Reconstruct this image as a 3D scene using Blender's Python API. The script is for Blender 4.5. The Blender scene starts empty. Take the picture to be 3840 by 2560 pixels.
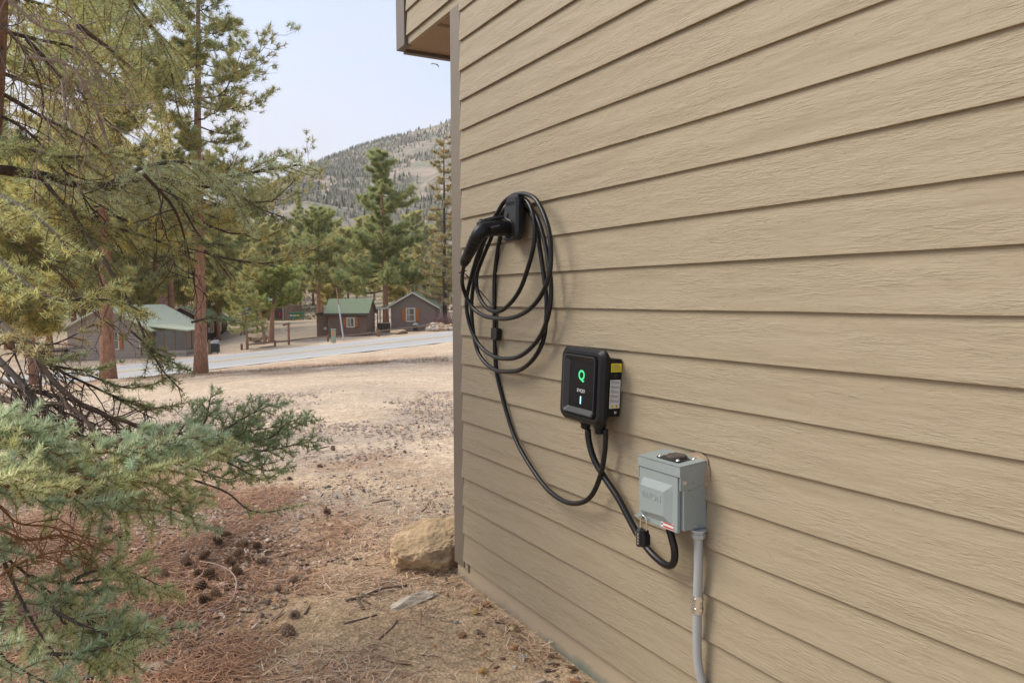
import bpy, math, random
import numpy as np
from mathutils import Matrix, Vector, noise

rnd = random.Random(7)
rng = np.random.default_rng(11)
HAZE = .00022
scene = bpy.context.scene
COL = scene.collection

# ------------------------------------------------------------------ camera
F = 2880.0; ROLL = 0.0045; PITCH = math.atan(165 / 2880); CH = 1.49
RV = np.array([1, 0, 0.]); FV = np.array([0, math.cos(PITCH), -math.sin(PITCH)])
UV = np.array([0, math.sin(PITCH), math.cos(PITCH)])
CAM = np.array([0, 0, CH])
cr, sr = math.cos(ROLL), math.sin(ROLL)
cam = bpy.data.cameras.new('camera'); camo = bpy.data.objects.new('camera', cam); COL.objects.link(camo)
xr = cr * RV - sr * UV; yu = sr * RV + cr * UV; zb = -FV
m = Matrix(((xr[0], yu[0], zb[0], 0), (xr[1], yu[1], zb[1], 0), (xr[2], yu[2], zb[2], CH), (0, 0, 0, 1)))
camo.matrix_world = m
cam.lens = 27.0; cam.sensor_width = 36.0; cam.clip_start = 0.05; cam.clip_end = 6000
scene.camera = camo

# ------------------------------------------------------------------ world, sun, exposure
SUN_EL, SUN_AZ = math.radians(44), math.radians(-80)      # azimuth from +Y towards +X
w = bpy.data.worlds.new('World'); scene.world = w; w.use_nodes = True
wn = w.node_tree.nodes; wl = w.node_tree.links; wn.clear()
wo = wn.new('ShaderNodeOutputWorld'); wb = wn.new('ShaderNodeBackground')
sky = wn.new('ShaderNodeTexSky'); sky.sky_type = 'NISHITA'; sky.sun_disc = False
sky.sun_elevation = SUN_EL; sky.sun_rotation = SUN_AZ; sky.air_density = 1.0; sky.dust_density = 1.5
tc = wn.new('ShaderNodeTexCoord'); mp = wn.new('ShaderNodeMapping'); mp.inputs['Scale'].default_value = (1.0, 1.0, 2.6)
mp.inputs['Rotation'].default_value = (0, 0, 0.5)
nz = wn.new('ShaderNodeTexNoise'); nz.inputs['Scale'].default_value = 2.1; nz.inputs['Detail'].default_value = 6; nz.inputs['Roughness'].default_value = .55
nz.inputs['Distortion'].default_value = .6
rmp = wn.new('ShaderNodeValToRGB'); rmp.color_ramp.elements[0].position = .30; rmp.color_ramp.elements[1].position = .72
rmp.color_ramp.elements[0].color = (.32, .32, .32, 1); rmp.color_ramp.elements[1].color = (1, 1, 1, 1)
mx = wn.new('ShaderNodeMix'); mx.data_type = 'RGBA'
wl.new(tc.outputs['Generated'], mp.inputs[0]); wl.new(mp.outputs[0], nz.inputs[0]); wl.new(nz.outputs[0], rmp.inputs[0])
sx = wn.new('ShaderNodeSeparateXYZ'); wl.new(tc.outputs['Generated'], sx.inputs[0])
el = wn.new('ShaderNodeMapRange'); el.inputs[1].default_value = .02; el.inputs[2].default_value = .62; el.inputs[3].default_value = .5; el.inputs[4].default_value = -.28; wl.new(sx.outputs[2], el.inputs[0])
ea = wn.new('ShaderNodeMath'); ea.operation = 'ADD'; ea.use_clamp = True; wl.new(rmp.outputs[0], ea.inputs[0]); wl.new(el.outputs[0], ea.inputs[1])
wl.new(ea.outputs[0], mx.inputs[0]); wl.new(sky.outputs[0], mx.inputs[6]); mx.inputs[7].default_value = (3.35, 3.42, 3.85, 1)
wl.new(mx.outputs[2], wb.inputs[0]); wb.inputs[1].default_value = 0.10; wl.new(wb.outputs[0], wo.inputs[0])
sl = bpy.data.lights.new('sun', 'SUN'); sl.energy = 1.5; sl.angle = math.radians(30); sl.color = (1, .93, .82)
so = bpy.data.objects.new('sun', sl); COL.objects.link(so)
sd = Vector((math.sin(SUN_AZ) * math.cos(SUN_EL), math.cos(SUN_AZ) * math.cos(SUN_EL), math.sin(SUN_EL)))
so.rotation_euler = sd.to_track_quat('Z', 'Y').to_euler(); so.location = (-8, 6, 14)
vs = scene.view_settings; vs.view_transform = 'Standard'; vs.look = 'None'; vs.gamma = 1; vs.use_curve_mapping = False; vs.exposure = 1.38; scene.cycles.diffuse_bounces = 8; scene.cycles.transmission_bounces = 10

# ------------------------------------------------------------------ photo measuring helpers (pixels of the 2352-wide view + a real distance)
K = 3840 / 2352
def ray(x, y):
    u = (x - 1920) / F; v = (1280 - y) / F
    return FV + (cr * u + sr * v) * RV + (-sr * u + cr * v) * UV
def P(dx, dy, Y):
    r = ray(dx * K, dy * K); return CAM + r / r[1] * Y
def Pf(x, y, Y):
    r = ray(x, y); return CAM + r / r[1] * Y
def z5(x, y): return 200 + .34014 * x, 950 + .34014 * y
def z6(x, y): return 850 + .3699 * x, 900 + .3699 * y
_d = -ray(340, 1122); _d[2] = 0; DD = _d / np.linalg.norm(_d)
_r = ray(1740, 1127); WC = CAM + _r / _r[1] * 4.079; WC[2] = 0
WN = np.array([DD[1], -DD[0], 0.])
WA = math.atan2(DD[1], DD[0])
def wp(x, y, n=0.0):
    r = ray(x, y); t = (WN @ (WC + WN * n - CAM)) / (WN @ r); p = CAM + t * r
    return (p - WC) @ DD, p[2]
def wloc(s, n, z): return WC + DD * s + WN * n + np.array([0, 0, z])
def G0(dx, dy, z=-.05):
    r = ray(dx * K, dy * K); t = (z - CH) / r[2]; return CAM + r * t

# ------------------------------------------------------------------ node material helper
def mat(name, base=(.5, .5, .5), rough=.6, metal=0., spec=.5, var=None, bump=None, emit=None, coat=0., build=None):
    m = bpy.data.materials.new(name); m.use_nodes = True; nt = m.node_tree; b = nt.nodes['Principled BSDF']
    b.inputs['Base Color'].default_value = (*base, 1); b.inputs['Roughness'].default_value = rough
    b.inputs['Metallic'].default_value = metal; b.inputs['Specular IOR Level'].default_value = spec
    if coat: b.inputs['Coat Weight'].default_value = coat
    if emit: b.inputs['Emission Color'].default_value = (*emit[0], 1); b.inputs['Emission Strength'].default_value = emit[1]
    N = nt.nodes; L = nt.links
    co = None
    if var or bump:
        co = N.new('ShaderNodeTexCoord').outputs['Object']
    if var:   # (scale, amount, colour2[, stretch])
        v = co
        if len(var) > 3:
            q = N.new('ShaderNodeMapping'); q.inputs['Scale'].default_value = var[3]; L.new(co, q.inputs[0]); v = q.outputs[0]
        t = N.new('ShaderNodeTexNoise'); t.inputs['Scale'].default_value = var[0]; t.inputs['Detail'].default_value = 6; t.inputs['Roughness'].default_value = .65
        L.new(v, t.inputs[0]); r = N.new('ShaderNodeMapRange'); r.inputs[1].default_value = .5 - var[1]; r.inputs[2].default_value = .5 + var[1]
        L.new(t.outputs[0], r.inputs[0]); x = N.new('ShaderNodeMix'); x.data_type = 'RGBA'; L.new(r.outputs[0], x.inputs[0])
        x.inputs[6].default_value = (*base, 1); x.inputs[7].default_value = (*var[2], 1); L.new(x.outputs[2], b.inputs['Base Color'])
    if bump:  # (scale, strength, distance[, stretch])
        v = co
        if len(bump) > 3:
            q = N.new('ShaderNodeMapping'); q.inputs['Scale'].default_value = bump[3]; L.new(co, q.inputs[0]); v = q.outputs[0]
        t = N.new('ShaderNodeTexNoise'); t.inputs['Scale'].default_value = bump[0]; t.inputs['Detail'].default_value = 6; t.inputs['Roughness'].default_value = .6
        L.new(v, t.inputs[0]); u = N.new('ShaderNodeBump'); u.inputs['Strength'].default_value = bump[1]; u.inputs['Distance'].default_value = bump[2]
        L.new(t.outputs[0], u.inputs['Height']); L.new(u.outputs[0], b.inputs['Normal'])
    if build: build(nt, b)
    return m
def attr_mat(name, rough=.6, spec=.3, trans=0., bump=None):
    def bl(nt, b):
        a = nt.nodes.new('ShaderNodeAttribute'); a.attribute_name = 'Col'; nt.links.new(a.outputs['Color'], b.inputs['Base Color'])
        if trans:
            t = nt.nodes.new('ShaderNodeBsdfTranslucent'); nt.links.new(a.outputs['Color'], t.inputs[0])
            x = nt.nodes.new('ShaderNodeMixShader'); x.inputs[0].default_value = trans
            o = nt.nodes['Material Output']; nt.links.new(b.outputs[0], x.inputs[1]); nt.links.new(t.outputs[0], x.inputs[2]); nt.links.new(x.outputs[0], o.inputs[0])
    return mat(name, rough=rough, spec=spec, bump=bump, build=bl)

def siding_nodes(nt, b, c1, c2, grain=1.0):
    N = nt.nodes; L = nt.links
    tc = N.new('ShaderNodeTexCoord'); oi = N.new('ShaderNodeObjectInfo')
    mu = N.new('ShaderNodeMath'); mu.operation = 'MULTIPLY'; mu.inputs[1].default_value = 37.0; L.new(oi.outputs['Random'], mu.inputs[0])
    cx = N.new('ShaderNodeCombineXYZ'); L.new(mu.outputs[0], cx.inputs[0]); L.new(mu.outputs[0], cx.inputs[1])
    ad = N.new('ShaderNodeVectorMath'); ad.operation = 'ADD'; L.new(tc.outputs['Object'], ad.inputs[0]); L.new(cx.outputs[0], ad.inputs[1])
    m1 = N.new('ShaderNodeMapping'); m1.inputs['Scale'].default_value = (1.0, 1.0, 8.0); L.new(ad.outputs[0], m1.inputs[0])
    wv = N.new('ShaderNodeTexNoise'); wv.inputs['Scale'].default_value = 1.5; wv.inputs['Detail'].default_value = 2.5; L.new(m1.outputs[0], wv.inputs[0])
    # contour rings of a smooth field = cathedral grain
    k = N.new('ShaderNodeMath'); k.operation = 'MULTIPLY'; k.inputs[1].default_value = 19; L.new(wv.outputs[0], k.inputs[0])
    n2 = N.new('ShaderNodeTexNoise'); n2.inputs['Scale'].default_value = 22; n2.inputs['Detail'].default_value = 4; L.new(m1.outputs[0], n2.inputs[0])
    k2 = N.new('ShaderNodeMath'); k2.operation = 'MULTIPLY_ADD'; k2.inputs[1].default_value = 1.1; L.new(n2.outputs[0], k2.inputs[0]); L.new(k.outputs[0], k2.inputs[2])
    sn = N.new('ShaderNodeMath'); sn.operation = 'FRACT'; L.new(k2.outputs[0], sn.inputs[0])
    # fine streaks
    m3 = N.new('ShaderNodeMapping'); m3.inputs['Scale'].default_value = (19, 1, 150); L.new(ad.outputs[0], m3.inputs[0])
    n3 = N.new('ShaderNodeTexNoise'); n3.inputs['Scale'].default_value = 1.0; n3.inputs['Detail'].default_value = 3; n3.inputs['Distortion'].default_value = .9; L.new(m3.outputs[0], n3.inputs[0])
    m4 = N.new('ShaderNodeMapping'); m4.inputs['Scale'].default_value = (2.2, 1, 9); L.new(ad.outputs[0], m4.inputs[0])
    n4 = N.new('ShaderNodeTexNoise'); n4.inputs['Scale'].default_value = 1.4; n4.inputs['Detail'].default_value = 2; L.new(m4.outputs[0], n4.inputs[0])
    mk = N.new('ShaderNodeMapRange'); mk.inputs[1].default_value = .36; mk.inputs[2].default_value = .58; L.new(n4.outputs[0], mk.inputs[0])
    a = N.new('ShaderNodeMath'); a.operation = 'MULTIPLY'; L.new(sn.outputs[0], a.inputs[0]); a.inputs[1].default_value = .42
    s = N.new('ShaderNodeMath'); s.operation = 'MULTIPLY_ADD'; s.inputs[1].default_value = 2.3; L.new(n3.outputs[0], s.inputs[0]); s.inputs[2].default_value = 0
    m0 = N.new('ShaderNodeMath'); m0.operation = 'MULTIPLY'; L.new(s.outputs[0], m0.inputs[0]); L.new(mk.outputs[0], m0.inputs[1])
    ms = N.new('ShaderNodeMath'); ms.operation = 'ADD'; L.new(m0.outputs[0], ms.inputs[0]); L.new(a.outputs[0], ms.inputs[1])
    bp = N.new('ShaderNodeBump'); bp.inputs['Strength'].default_value = 1.0 * grain; bp.inputs['Distance'].default_value = .0014; L.new(ms.outputs[0], bp.inputs['Height'])
    L.new(bp.outputs[0], b.inputs['Normal'])
    n5 = N.new('ShaderNodeTexNoise'); n5.inputs['Scale'].default_value = 2.2; n5.inputs['Detail'].default_value = 5; L.new(ad.outputs[0], n5.inputs[0])
    mr = N.new('ShaderNodeMapRange'); mr.inputs[1].default_value = .3; mr.inputs[2].default_value = .7; L.new(n5.outputs[0], mr.inputs[0])
    x = N.new('ShaderNodeMix'); x.data_type = 'RGBA'; L.new(mr.outputs[0], x.inputs[0]); x.inputs[6].default_value = (*c1, 1); x.inputs[7].default_value = (*c2, 1)
    # low spots of the fine streaks get a slightly darker colour
    mr2 = N.new('ShaderNodeMapRange'); mr2.inputs[1].default_value = .25; mr2.inputs[2].default_value = .55; mr2.inputs[3].default_value = .94; mr2.inputs[4].default_value = 1; L.new(n3.outputs[0], mr2.inputs[0])
    vm = N.new('ShaderNodeVectorMath'); vm.operation = 'SCALE'; L.new(x.outputs[2], vm.inputs[0]); L.new(mr2.outputs[0], vm.inputs['Scale'])
    L.new(vm.outputs[0], b.inputs['Base Color'])

M = {}
M['siding'] = mat('siding_paint', rough=.62, spec=.3, build=lambda nt, b: siding_nodes(nt, b, (.322, .265, .176), (.310, .254, .168)))
M['trim'] = mat('trim_paint', (.185, .148, .108), .6, var=(3, .25, (.155, .125, .092)), bump=(6, .35, .003, (9, 9, 1)))
M['trim_grey'] = mat('corner_paint', (.145, .120, .098), .6, var=(4, .25, (.12, .10, .082)), bump=(90, .3, .002))
M['soffit'] = mat('soffit_paint', (.33, .235, .145), .7, var=(3, .25, (.27, .185, .12)), bump=(5, .5, .004, (1, 14, 14)))

def found_nodes(nt, b):
    N = nt.nodes; L = nt.links; tc = N.new('ShaderNodeTexCoord')
    n = N.new('ShaderNodeTexNoise'); n.inputs['Scale'].default_value = 45; n.inputs['Detail'].default_value = 4; L.new(tc.outputs['Object'], n.inputs[0])
    sp = N.new('ShaderNodeSeparateXYZ'); L.new(tc.outputs['Object'], sp.inputs[0])
    n2 = N.new('ShaderNodeTexNoise'); n2.inputs['Scale'].default_value = 3.2; n2.inputs['Detail'].default_value = 7; n2.inputs['Roughness'].default_value = .7; L.new(tc.outputs['Object'], n2.inputs[0])
    # splash band and green paint stain low on the footing
    ma = N.new('ShaderNodeMath'); ma.operation = 'MULTIPLY_ADD'; ma.inputs[1].default_value = -.16; ma.inputs[2].default_value = .07; L.new(n2.outputs[0], ma.inputs[0])
    sb = N.new('ShaderNodeMath'); sb.operation = 'ADD'; L.new(sp.outputs[2], sb.inputs[0]); L.new(ma.outputs[0], sb.inputs[1])
    r = N.new('ShaderNodeMapRange'); r.inputs[1].default_value = -.07; r.inputs[2].default_value = -.02; r.inputs[3].default_value = 1; r.inputs[4].default_value = 0; L.new(sb.outputs[0], r.inputs[0])
    x = N.new('ShaderNodeMix'); x.data_type = 'RGBA'; L.new(r.outputs[0], x.inputs[0]); x.inputs[6].default_value = (.40, .32, .215, 1); x.inputs[7].default_value = (.25, .21, .165, 1)
    gx = N.new('ShaderNodeMapRange'); gx.inputs[1].default_value = .75; gx.inputs[2].default_value = .9; L.new(sp.outputs[0], gx.inputs[0])
    gy = N.new('ShaderNodeMapRange'); gy.inputs[1].default_value = 1.5; gy.inputs[2].default_value = 1.2; L.new(sp.outputs[0], gy.inputs[0])
    g1 = N.new('ShaderNodeMath'); g1.operation = 'MULTIPLY'; L.new(gx.outputs[0], g1.inputs[0]); L.new(gy.outputs[0], g1.inputs[1])
    g2 = N.new('ShaderNodeMath'); g2.operation = 'MULTIPLY'; L.new(g1.outputs[0], g2.inputs[0]); L.new(r.outputs[0], g2.inputs[1])
    g3 = N.new('ShaderNodeMath'); g3.operation = 'MULTIPLY'; L.new(g2.outputs[0], g3.inputs[0]); g3.inputs[1].default_value = .7
    y = N.new('ShaderNodeMix'); y.data_type = 'RGBA'; L.new(g3.outputs[0], y.inputs[0]); L.new(x.outputs[2], y.inputs[6]); y.inputs[7].default_value = (.13, .19, .15, 1)
    L.new(y.outputs[2], b.inputs['Base Color'])
    bp = N.new('ShaderNodeBump'); bp.inputs['Strength'].default_value = .35; bp.inputs['Distance'].default_value = .004; L.new(n.outputs[0], bp.inputs['Height']); L.new(bp.outputs[0], b.inputs['Normal'])
M['foundation'] = mat('foundation_paint', rough=.75, build=found_nodes)
M['plastic'] = mat('black_plastic', (.009, .009, .0095), .42, spec=.28, bump=(900, .15, .0004))
M['plastic2'] = mat('charcoal_plastic', (.022, .022, .023), .38, spec=.4, bump=(700, .12, .0004))
M['screen'] = mat('screen_glass', (.005, .005, .005), .35, spec=.2)
M['rubber'] = mat('cable_rubber', (.009, .0085, .0085), .36, spec=.32, var=(30, .2, (.014, .013, .012)))
M['grey'] = mat('grey_enamel', (.27, .315, .31), .38, var=(5, .2, (.25, .29, .28)), bump=(160, .08, .0006))
M['galv'] = mat('galvanised_steel', (.42, .45, .46), .38, .25, var=(40, .3, (.37, .40, .41), (1, 1, .15)))
M['chrome'] = mat('chrome', (.75, .74, .72), .14, 1.0)
M['yellow'] = mat('yellow_sticker', (.75, .62, .02), .5)
M['white'] = mat('white_sticker', (.62, .62, .60), .5)
M['greyprint'] = mat('grey_print', (.16, .16, .16), .6)
M['red'] = mat('red_print', (.50, .02, .02), .5)
M['blackprint'] = mat('black_print', (.012, .012, .012), .5)
M['green_led'] = mat('green_led', (.02, .3, .12), .4, emit=((.03, .42, .14), .6))
M['blue_led'] = mat('blue_led', (.1, .3, .4), .4, emit=((.35, .75, 1.0), .9))
M['white_print'] = mat('white_print', (.62, .62, .62), .5)
M['caulk'] = mat('caulk', (.34, .26, .165), .8, var=(35, .2, (.24, .165, .10)), bump=(60, .6, .004))
M['brass'] = mat('dial_digits', (.70, .62, .45), .4)
def asphalt(nt, b):
    N = nt.nodes; L = nt.links; tc = N.new('ShaderNodeTexCoord')
    n = N.new('ShaderNodeTexNoise'); n.inputs['Scale'].default_value = .35; n.inputs['Detail'].default_value = 8; n.inputs['Roughness'].default_value = .7; L.new(tc.outputs['Object'], n.inputs[0])
    x = N.new('ShaderNodeMix'); x.data_type = 'RGBA'; L.new(n.outputs[0], x.inputs[0]); x.inputs[6].default_value = (.35, .34, .32, 1); x.inputs[7].default_value = (.43, .42, .395, 1)
    L.new(x.outputs[2], b.inputs['Base Color'])
M['asphalt'] = mat('worn_asphalt', rough=.85, build=asphalt)
M['yline'] = mat('yellow_road_paint', (.72, .45, .10), .7, var=(3, .2, (.5, .38, .2)))
M['wline'] = mat('white_road_paint', (.80, .80, .78), .7)
M['bark_red'] = mat('ponderosa_bark', (.50, .27, .16), .9, var=(7, .16, (.20, .105, .068), (4, 4, .7)), bump=(9, 1.0, .05, (4, 4, .8)))
M['bark_grey'] = mat('grey_bark', (.105, .082, .065), .9, var=(30, .25, (.05, .038, .03)), bump=(60, .6, .004))
M['bark_dark'] = mat('limb_bark', (.085, .055, .04), .9, var=(12, .25, (.045, .03, .024)))
M['bark_dead'] = mat('dead_twig_bark', (.17, .12, .085), .9, var=(25, .25, (.10, .068, .05)))
M['twig_orange'] = mat('spruce_twig', (.28, .14, .055), .8, var=(30, .25, (.18, .09, .04)))
M['aspen'] = mat('aspen_bark', (.42, .39, .33), .8, var=(5, .2, (.2, .17, .13), (1, 1, 6)))
M['needles'] = attr_mat('needles', .6, .2, .5)
M['litter'] = attr_mat('fallen_needles', .7, .3)
M['pebbles'] = attr_mat('pebbles', .85, .2)
M['cone'] = attr_mat('cone_scales', .75, .3)
M['rock'] = attr_mat('rock_faces', .85, .2, bump=(55, .8, .012))
M['brown_wall'] = mat('brown_stained_boards', (.225, .145, .10), .75, var=(2.5, .25, (.185, .118, .082), (1, 1, 6)), bump=(20, .4, .01, (1, 1, 5)))
M['brown_grey'] = mat('weathered_brown_boards', (.25, .19, .148), .75, var=(2.5, .25, (.205, .155, .12), (1, 1, 6)))
M['pale_brown'] = mat('pale_brown_boards', (.38, .31, .255), .75, var=(2.5, .25, (.32, .26, .21), (1, 1, 6)))  # lighter tone than the other brown cabins' boards
M['dark_wall'] = mat('dark_brown_boards', (.115, .08, .066), .8, var=(2.5, .25, (.08, .058, .048), (6, 6, 1)))
M['red_wall'] = mat('red_brown_boards', (.24, .085, .07), .8, var=(3, .25, (.19, .07, .055), (1, 1, 6)))
M['pink_wall'] = mat('faded_red_boards', (.30, .15, .13), .8, var=(3, .25, (.24, .12, .10), (1, 1, 6)))
M['roof_green'] = mat('green_shingle_roof', (.19, .235, .14), .85, var=(9, .2, (.15, .19, .11)), bump=(8, .5, .02, (3, 3, 9)))
M['roof_pale'] = mat('pale_green_metal_roof', (.52, .54, .38), .6, var=(1.5, .25, (.46, .48, .33)))
M['roof_teal'] = mat('blue_green_roof', (.28, .36, .33), .7, var=(2, .25, (.22, .30, .27)))
M['roof_brown'] = mat('red_brown_roof', (.22, .10, .07), .8)
M['shutter'] = mat('orange_stained_wood', (.42, .145, .03), .65, var=(5, .25, (.30, .095, .02), (3, 3, .6)))
M['frame_white'] = mat('cream_window_paint', (.55, .52, .44), .6)
M['glass'] = mat('window_glass', (.10, .11, .11), .08, spec=.8)
M['curtain'] = mat('curtain_cloth', (.42, .38, .30), .8, var=(4, .3, (.3, .27, .2), (8, 8, .3)))
M['rail'] = mat('weathered_rail', (.25, .18, .13), .85, var=(5, .25, (.18, .13, .095), (1, 4, 4)))
M['post_tan'] = mat('tan_post', (.27, .165, .095), .85, var=(5, .25, (.20, .12, .07), (4, 4, 1)))
M['pedestal'] = mat('grey_green_metal', (.30, .35, .27), .6)
M['dumpster'] = mat('green_dumpster_paint', (.035, .17, .085), .5, var=(3, .25, (.03, .13, .07)))
M['dark_metal'] = mat('black_metal', (.02, .02, .02), .5)
M['silver'] = mat('dull_aluminium', (.42, .43, .43), .45, .4)
M['blue'] = mat('blue_sign', (.05, .12, .38), .5)
M['orange'] = mat('orange_label', (.7, .22, .06), .5)
M['bird'] = mat('bird_feathers', (.25, .24, .24), .8)

# ------------------------------------------------------------------ mesh building
class MB:
    def __init__(s): s.v = []; s.f3 = []; s.f4 = []; s.c = []; s.n = 0; s.poly = []
    def add(s, v, f3=None, f4=None, col=None):
        v = np.asarray(v, dtype=np.float64).reshape(-1, 3)
        if f3 is not None and len(f3): s.f3.append(np.asarray(f3, dtype=np.int64) + s.n)
        if f4 is not None and len(f4): s.f4.append(np.asarray(f4, dtype=np.int64) + s.n)
        s.v.append(v)
        if col is not None:
            c = np.asarray(col, dtype=np.float64)
            s.c.append(np.broadcast_to(c, (len(v), 3)))
        s.n += len(v)
        return s
    def box(s, a, b, M4=None, col=None):
        x0, y0, z0 = a; x1, y1, z1 = b
        v = np.array([(x, y, z) for z in (z0, z1) for y in (y0, y1) for x in (x0, x1)], float)
        if M4 is not None: v = v @ np.asarray(M4)[:3, :3].T + np.asarray(M4)[:3, 3]
        return s.add(v, f4=[(0, 2, 3, 1), (4, 5, 7, 6), (0, 1, 5, 4), (2, 6, 7, 3), (0, 4, 6, 2), (1, 3, 7, 5)], col=col)
    def prism(s, pts, d0, d1, axis='y', col=None):
        n = len(pts); v = []
        for d in (d0, d1):
            for (a, b) in pts:
                v.append((a, d, b) if axis == 'y' else (a, b, d) if axis == 'z' else (d, a, b))
        base = s.n
        s.add(v, f4=[(i, (i + 1) % n, n + (i + 1) % n, n + i) for i in range(n)], col=col)
        s.poly.append([base + i for i in range(n)][::-1]); s.poly.append([base + n + i for i in range(n)])
        return s
    def tube(s, pts, r, sides=6, col=None, cap=True):
        p = np.asarray(pts, float); n = len(p)
        r = np.broadcast_to(np.asarray(r, float), (n,))
        t = np.gradient(p, axis=0); t /= np.linalg.norm(t, axis=1)[:, None] + 1e-12
        up = np.array([0, 0, 1.]) if abs(t[0][2]) < .9 else np.array([1., 0, 0])
        a = np.cross(t, up); bad = np.linalg.norm(a, axis=1) < .15
        if bad.any():
            # parallel transport
            a = np.zeros_like(t); q = np.cross(t[0], up); q /= np.linalg.norm(q)
            for i in range(n):
                q = q - t[i] * (q @ t[i]); q /= np.linalg.norm(q) + 1e-12; a[i] = q
        a /= np.linalg.norm(a, axis=1)[:, None]
        b = np.cross(t, a)
        th = np.arange(sides) * 2 * math.pi / sides
        v = p[:, None, :] + r[:, None, None] * (np.cos(th)[None, :, None] * a[:, None, :] + np.sin(th)[None, :, None] * b[:, None, :])
        v = v.reshape(-1, 3)
        i = np.arange(n - 1)[:, None] * sides; j = np.arange(sides)[None, :]; jn = (j + 1) % sides
        f = np.stack([i + j, i + jn, i + sides + jn, i + sides + j], -1).reshape(-1, 4)
        base = s.n
        s.add(v, f4=f, col=col)
        if cap:
            s.poly.append([base + k for k in range(sides)][::-1]); s.poly.append([base + (n - 1) * sides + k for k in range(sides)])
        return s
    def lathe(s, prof, M4=None, sides=20, col=None):
        pr = np.asarray(prof, float); n = len(pr); th = np.arange(sides) * 2 * math.pi / sides
        v = np.stack([pr[:, 0][:, None] * np.cos(th), pr[:, 0][:, None] * np.sin(th), np.repeat(pr[:, 1][:, None], sides, 1)], -1).reshape(-1, 3)
        if M4 is not None: v = v @ np.asarray(M4)[:3, :3].T + np.asarray(M4)[:3, 3]
        i = np.arange(n - 1)[:, None] * sides; j = np.arange(sides)[None, :]; jn = (j + 1) % sides
        f = np.stack([i + j, i + jn, i + sides + jn, i + sides + j], -1).reshape(-1, 4)
        base = s.n; s.add(v, f4=f, col=col)
        s.poly.append([base + k for k in range(sides)][::-1]); s.poly.append([base + (n - 1) * sides + k for k in range(sides)])
        return s
    def mesh(s, name, material, smooth=False):
        me = bpy.data.meshes.new(name)
        V = np.concatenate(s.v); nv = len(V)
        f3 = np.concatenate(s.f3) if s.f3 else np.zeros((0, 3), int); f4 = np.concatenate(s.f4) if s.f4 else np.zeros((0, 4), int)
        loops = [f3.ravel(), f4.ravel()] + [np.array(p) for p in s.poly]
        tot = [np.full(len(f3), 3), np.full(len(f4), 4), np.array([len(p) for p in s.poly], int)]
        L = np.concatenate(loops).astype(np.int32); T = np.concatenate(tot).astype(np.int32); S = np.concatenate([[0], np.cumsum(T)[:-1]]).astype(np.int32)
        me.vertices.add(nv); me.vertices.foreach_set('co', V.astype(np.float32).ravel())
        me.loops.add(len(L)); me.loops.foreach_set('vertex_index', L)
        me.polygons.add(len(T)); me.polygons.foreach_set('loop_start', S)
        try: me.polygons.foreach_set('loop_total', T)
        except Exception: pass
        me.polygons.foreach_set('use_smooth', np.full(len(T), bool(smooth)))
        if s.c:
            C = np.concatenate(s.c); at = me.color_attributes.new('Col', 'FLOAT_COLOR', 'POINT')
            at.data.foreach_set('color', np.concatenate([C, np.ones((nv, 1))], 1).astype(np.float32).ravel())
        me.materials.append(material); me.update(calc_edges=True); me.validate()
        return me

def link(name, me, parent=None):
    o = bpy.data.objects.new(name, me); COL.objects.link(o)
    if parent is not None: o.parent = parent
    return o
def obj(name, mb, material, parent=None, smooth=False, bevel=0, label=None, kind=None, segs=2):
    o = link(name, mb.mesh(name, material, smooth), parent)
    if bevel:
        b = o.modifiers.new('bevel', 'BEVEL'); b.width = bevel; b.segments = segs; b.limit_method = 'ANGLE'; b.angle_limit = math.radians(40)
    if label: o['label'] = label
    if kind: o['kind'] = kind
    return o
def tag(o, label, cat, group=None):
    o['label'] = label; o['category'] = cat
    if group: o['group'] = group
    return o
def empty(name, loc, label=None, cat=None, rotz=0, group=None):
    o = bpy.data.objects.new(name, None); COL.objects.link(o); o.location = [float(q) for q in loc]; o.rotation_euler = (0, 0, rotz)
    o.empty_display_size = .2
    if label: tag(o, label, cat, group)
    return o
def copy_tree(o, parent=None):
    c = o.copy(); COL.objects.link(c); c.parent = parent
    for ch in list(o.children): copy_tree(ch, c)
    return c
def hsm(name, polyfn=None): pass
def text_part(body, size, material, parent, loc, rotm, extrude=.0006, name='lettering', spacing=1.0, bold=0.):
    cu = bpy.data.curves.new(name, 'FONT'); cu.body = body; cu.size = size; cu.extrude = extrude; cu.align_x = 'CENTER'; cu.align_y = 'CENTER'; cu.space_character = spacing; cu.offset = bold
    t = bpy.data.objects.new(name, cu); COL.objects.link(t)
    dg = bpy.context.evaluated_depsgraph_get(); me = bpy.data.meshes.new_from_object(t.evaluated_get(dg))
    bpy.data.objects.remove(t); me.materials.clear(); me.materials.append(material)
    o = link(name, me, parent); o.matrix_local = Matrix.Translation(loc) @ rotm
    return o
def catmull(p, n=10):
    p = np.asarray(p, float); q = np.vstack([2 * p[0] - p[1], p, 2 * p[-1] - p[-2]]); out = []
    for i in range(1, len(q) - 2):
        t = np.linspace(0, 1, n, endpoint=False)[:, None]
        a, b, c, d = q[i - 1], q[i], q[i + 1], q[i + 2]
        out.append(.5 * ((2 * b) + (-a + c) * t + (2 * a - 5 * b + 4 * c - d) * t ** 2 + (-a + 3 * b - 3 * c + d) * t ** 3))
    out.append(p[-1:]); return np.vstack(out)
def fbm(x, y, s, o=4, seed=0.):
    return noise.fractal(Vector((x * s + seed, y * s - seed, seed * .37)), 1.0, 2.0, o)

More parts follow.
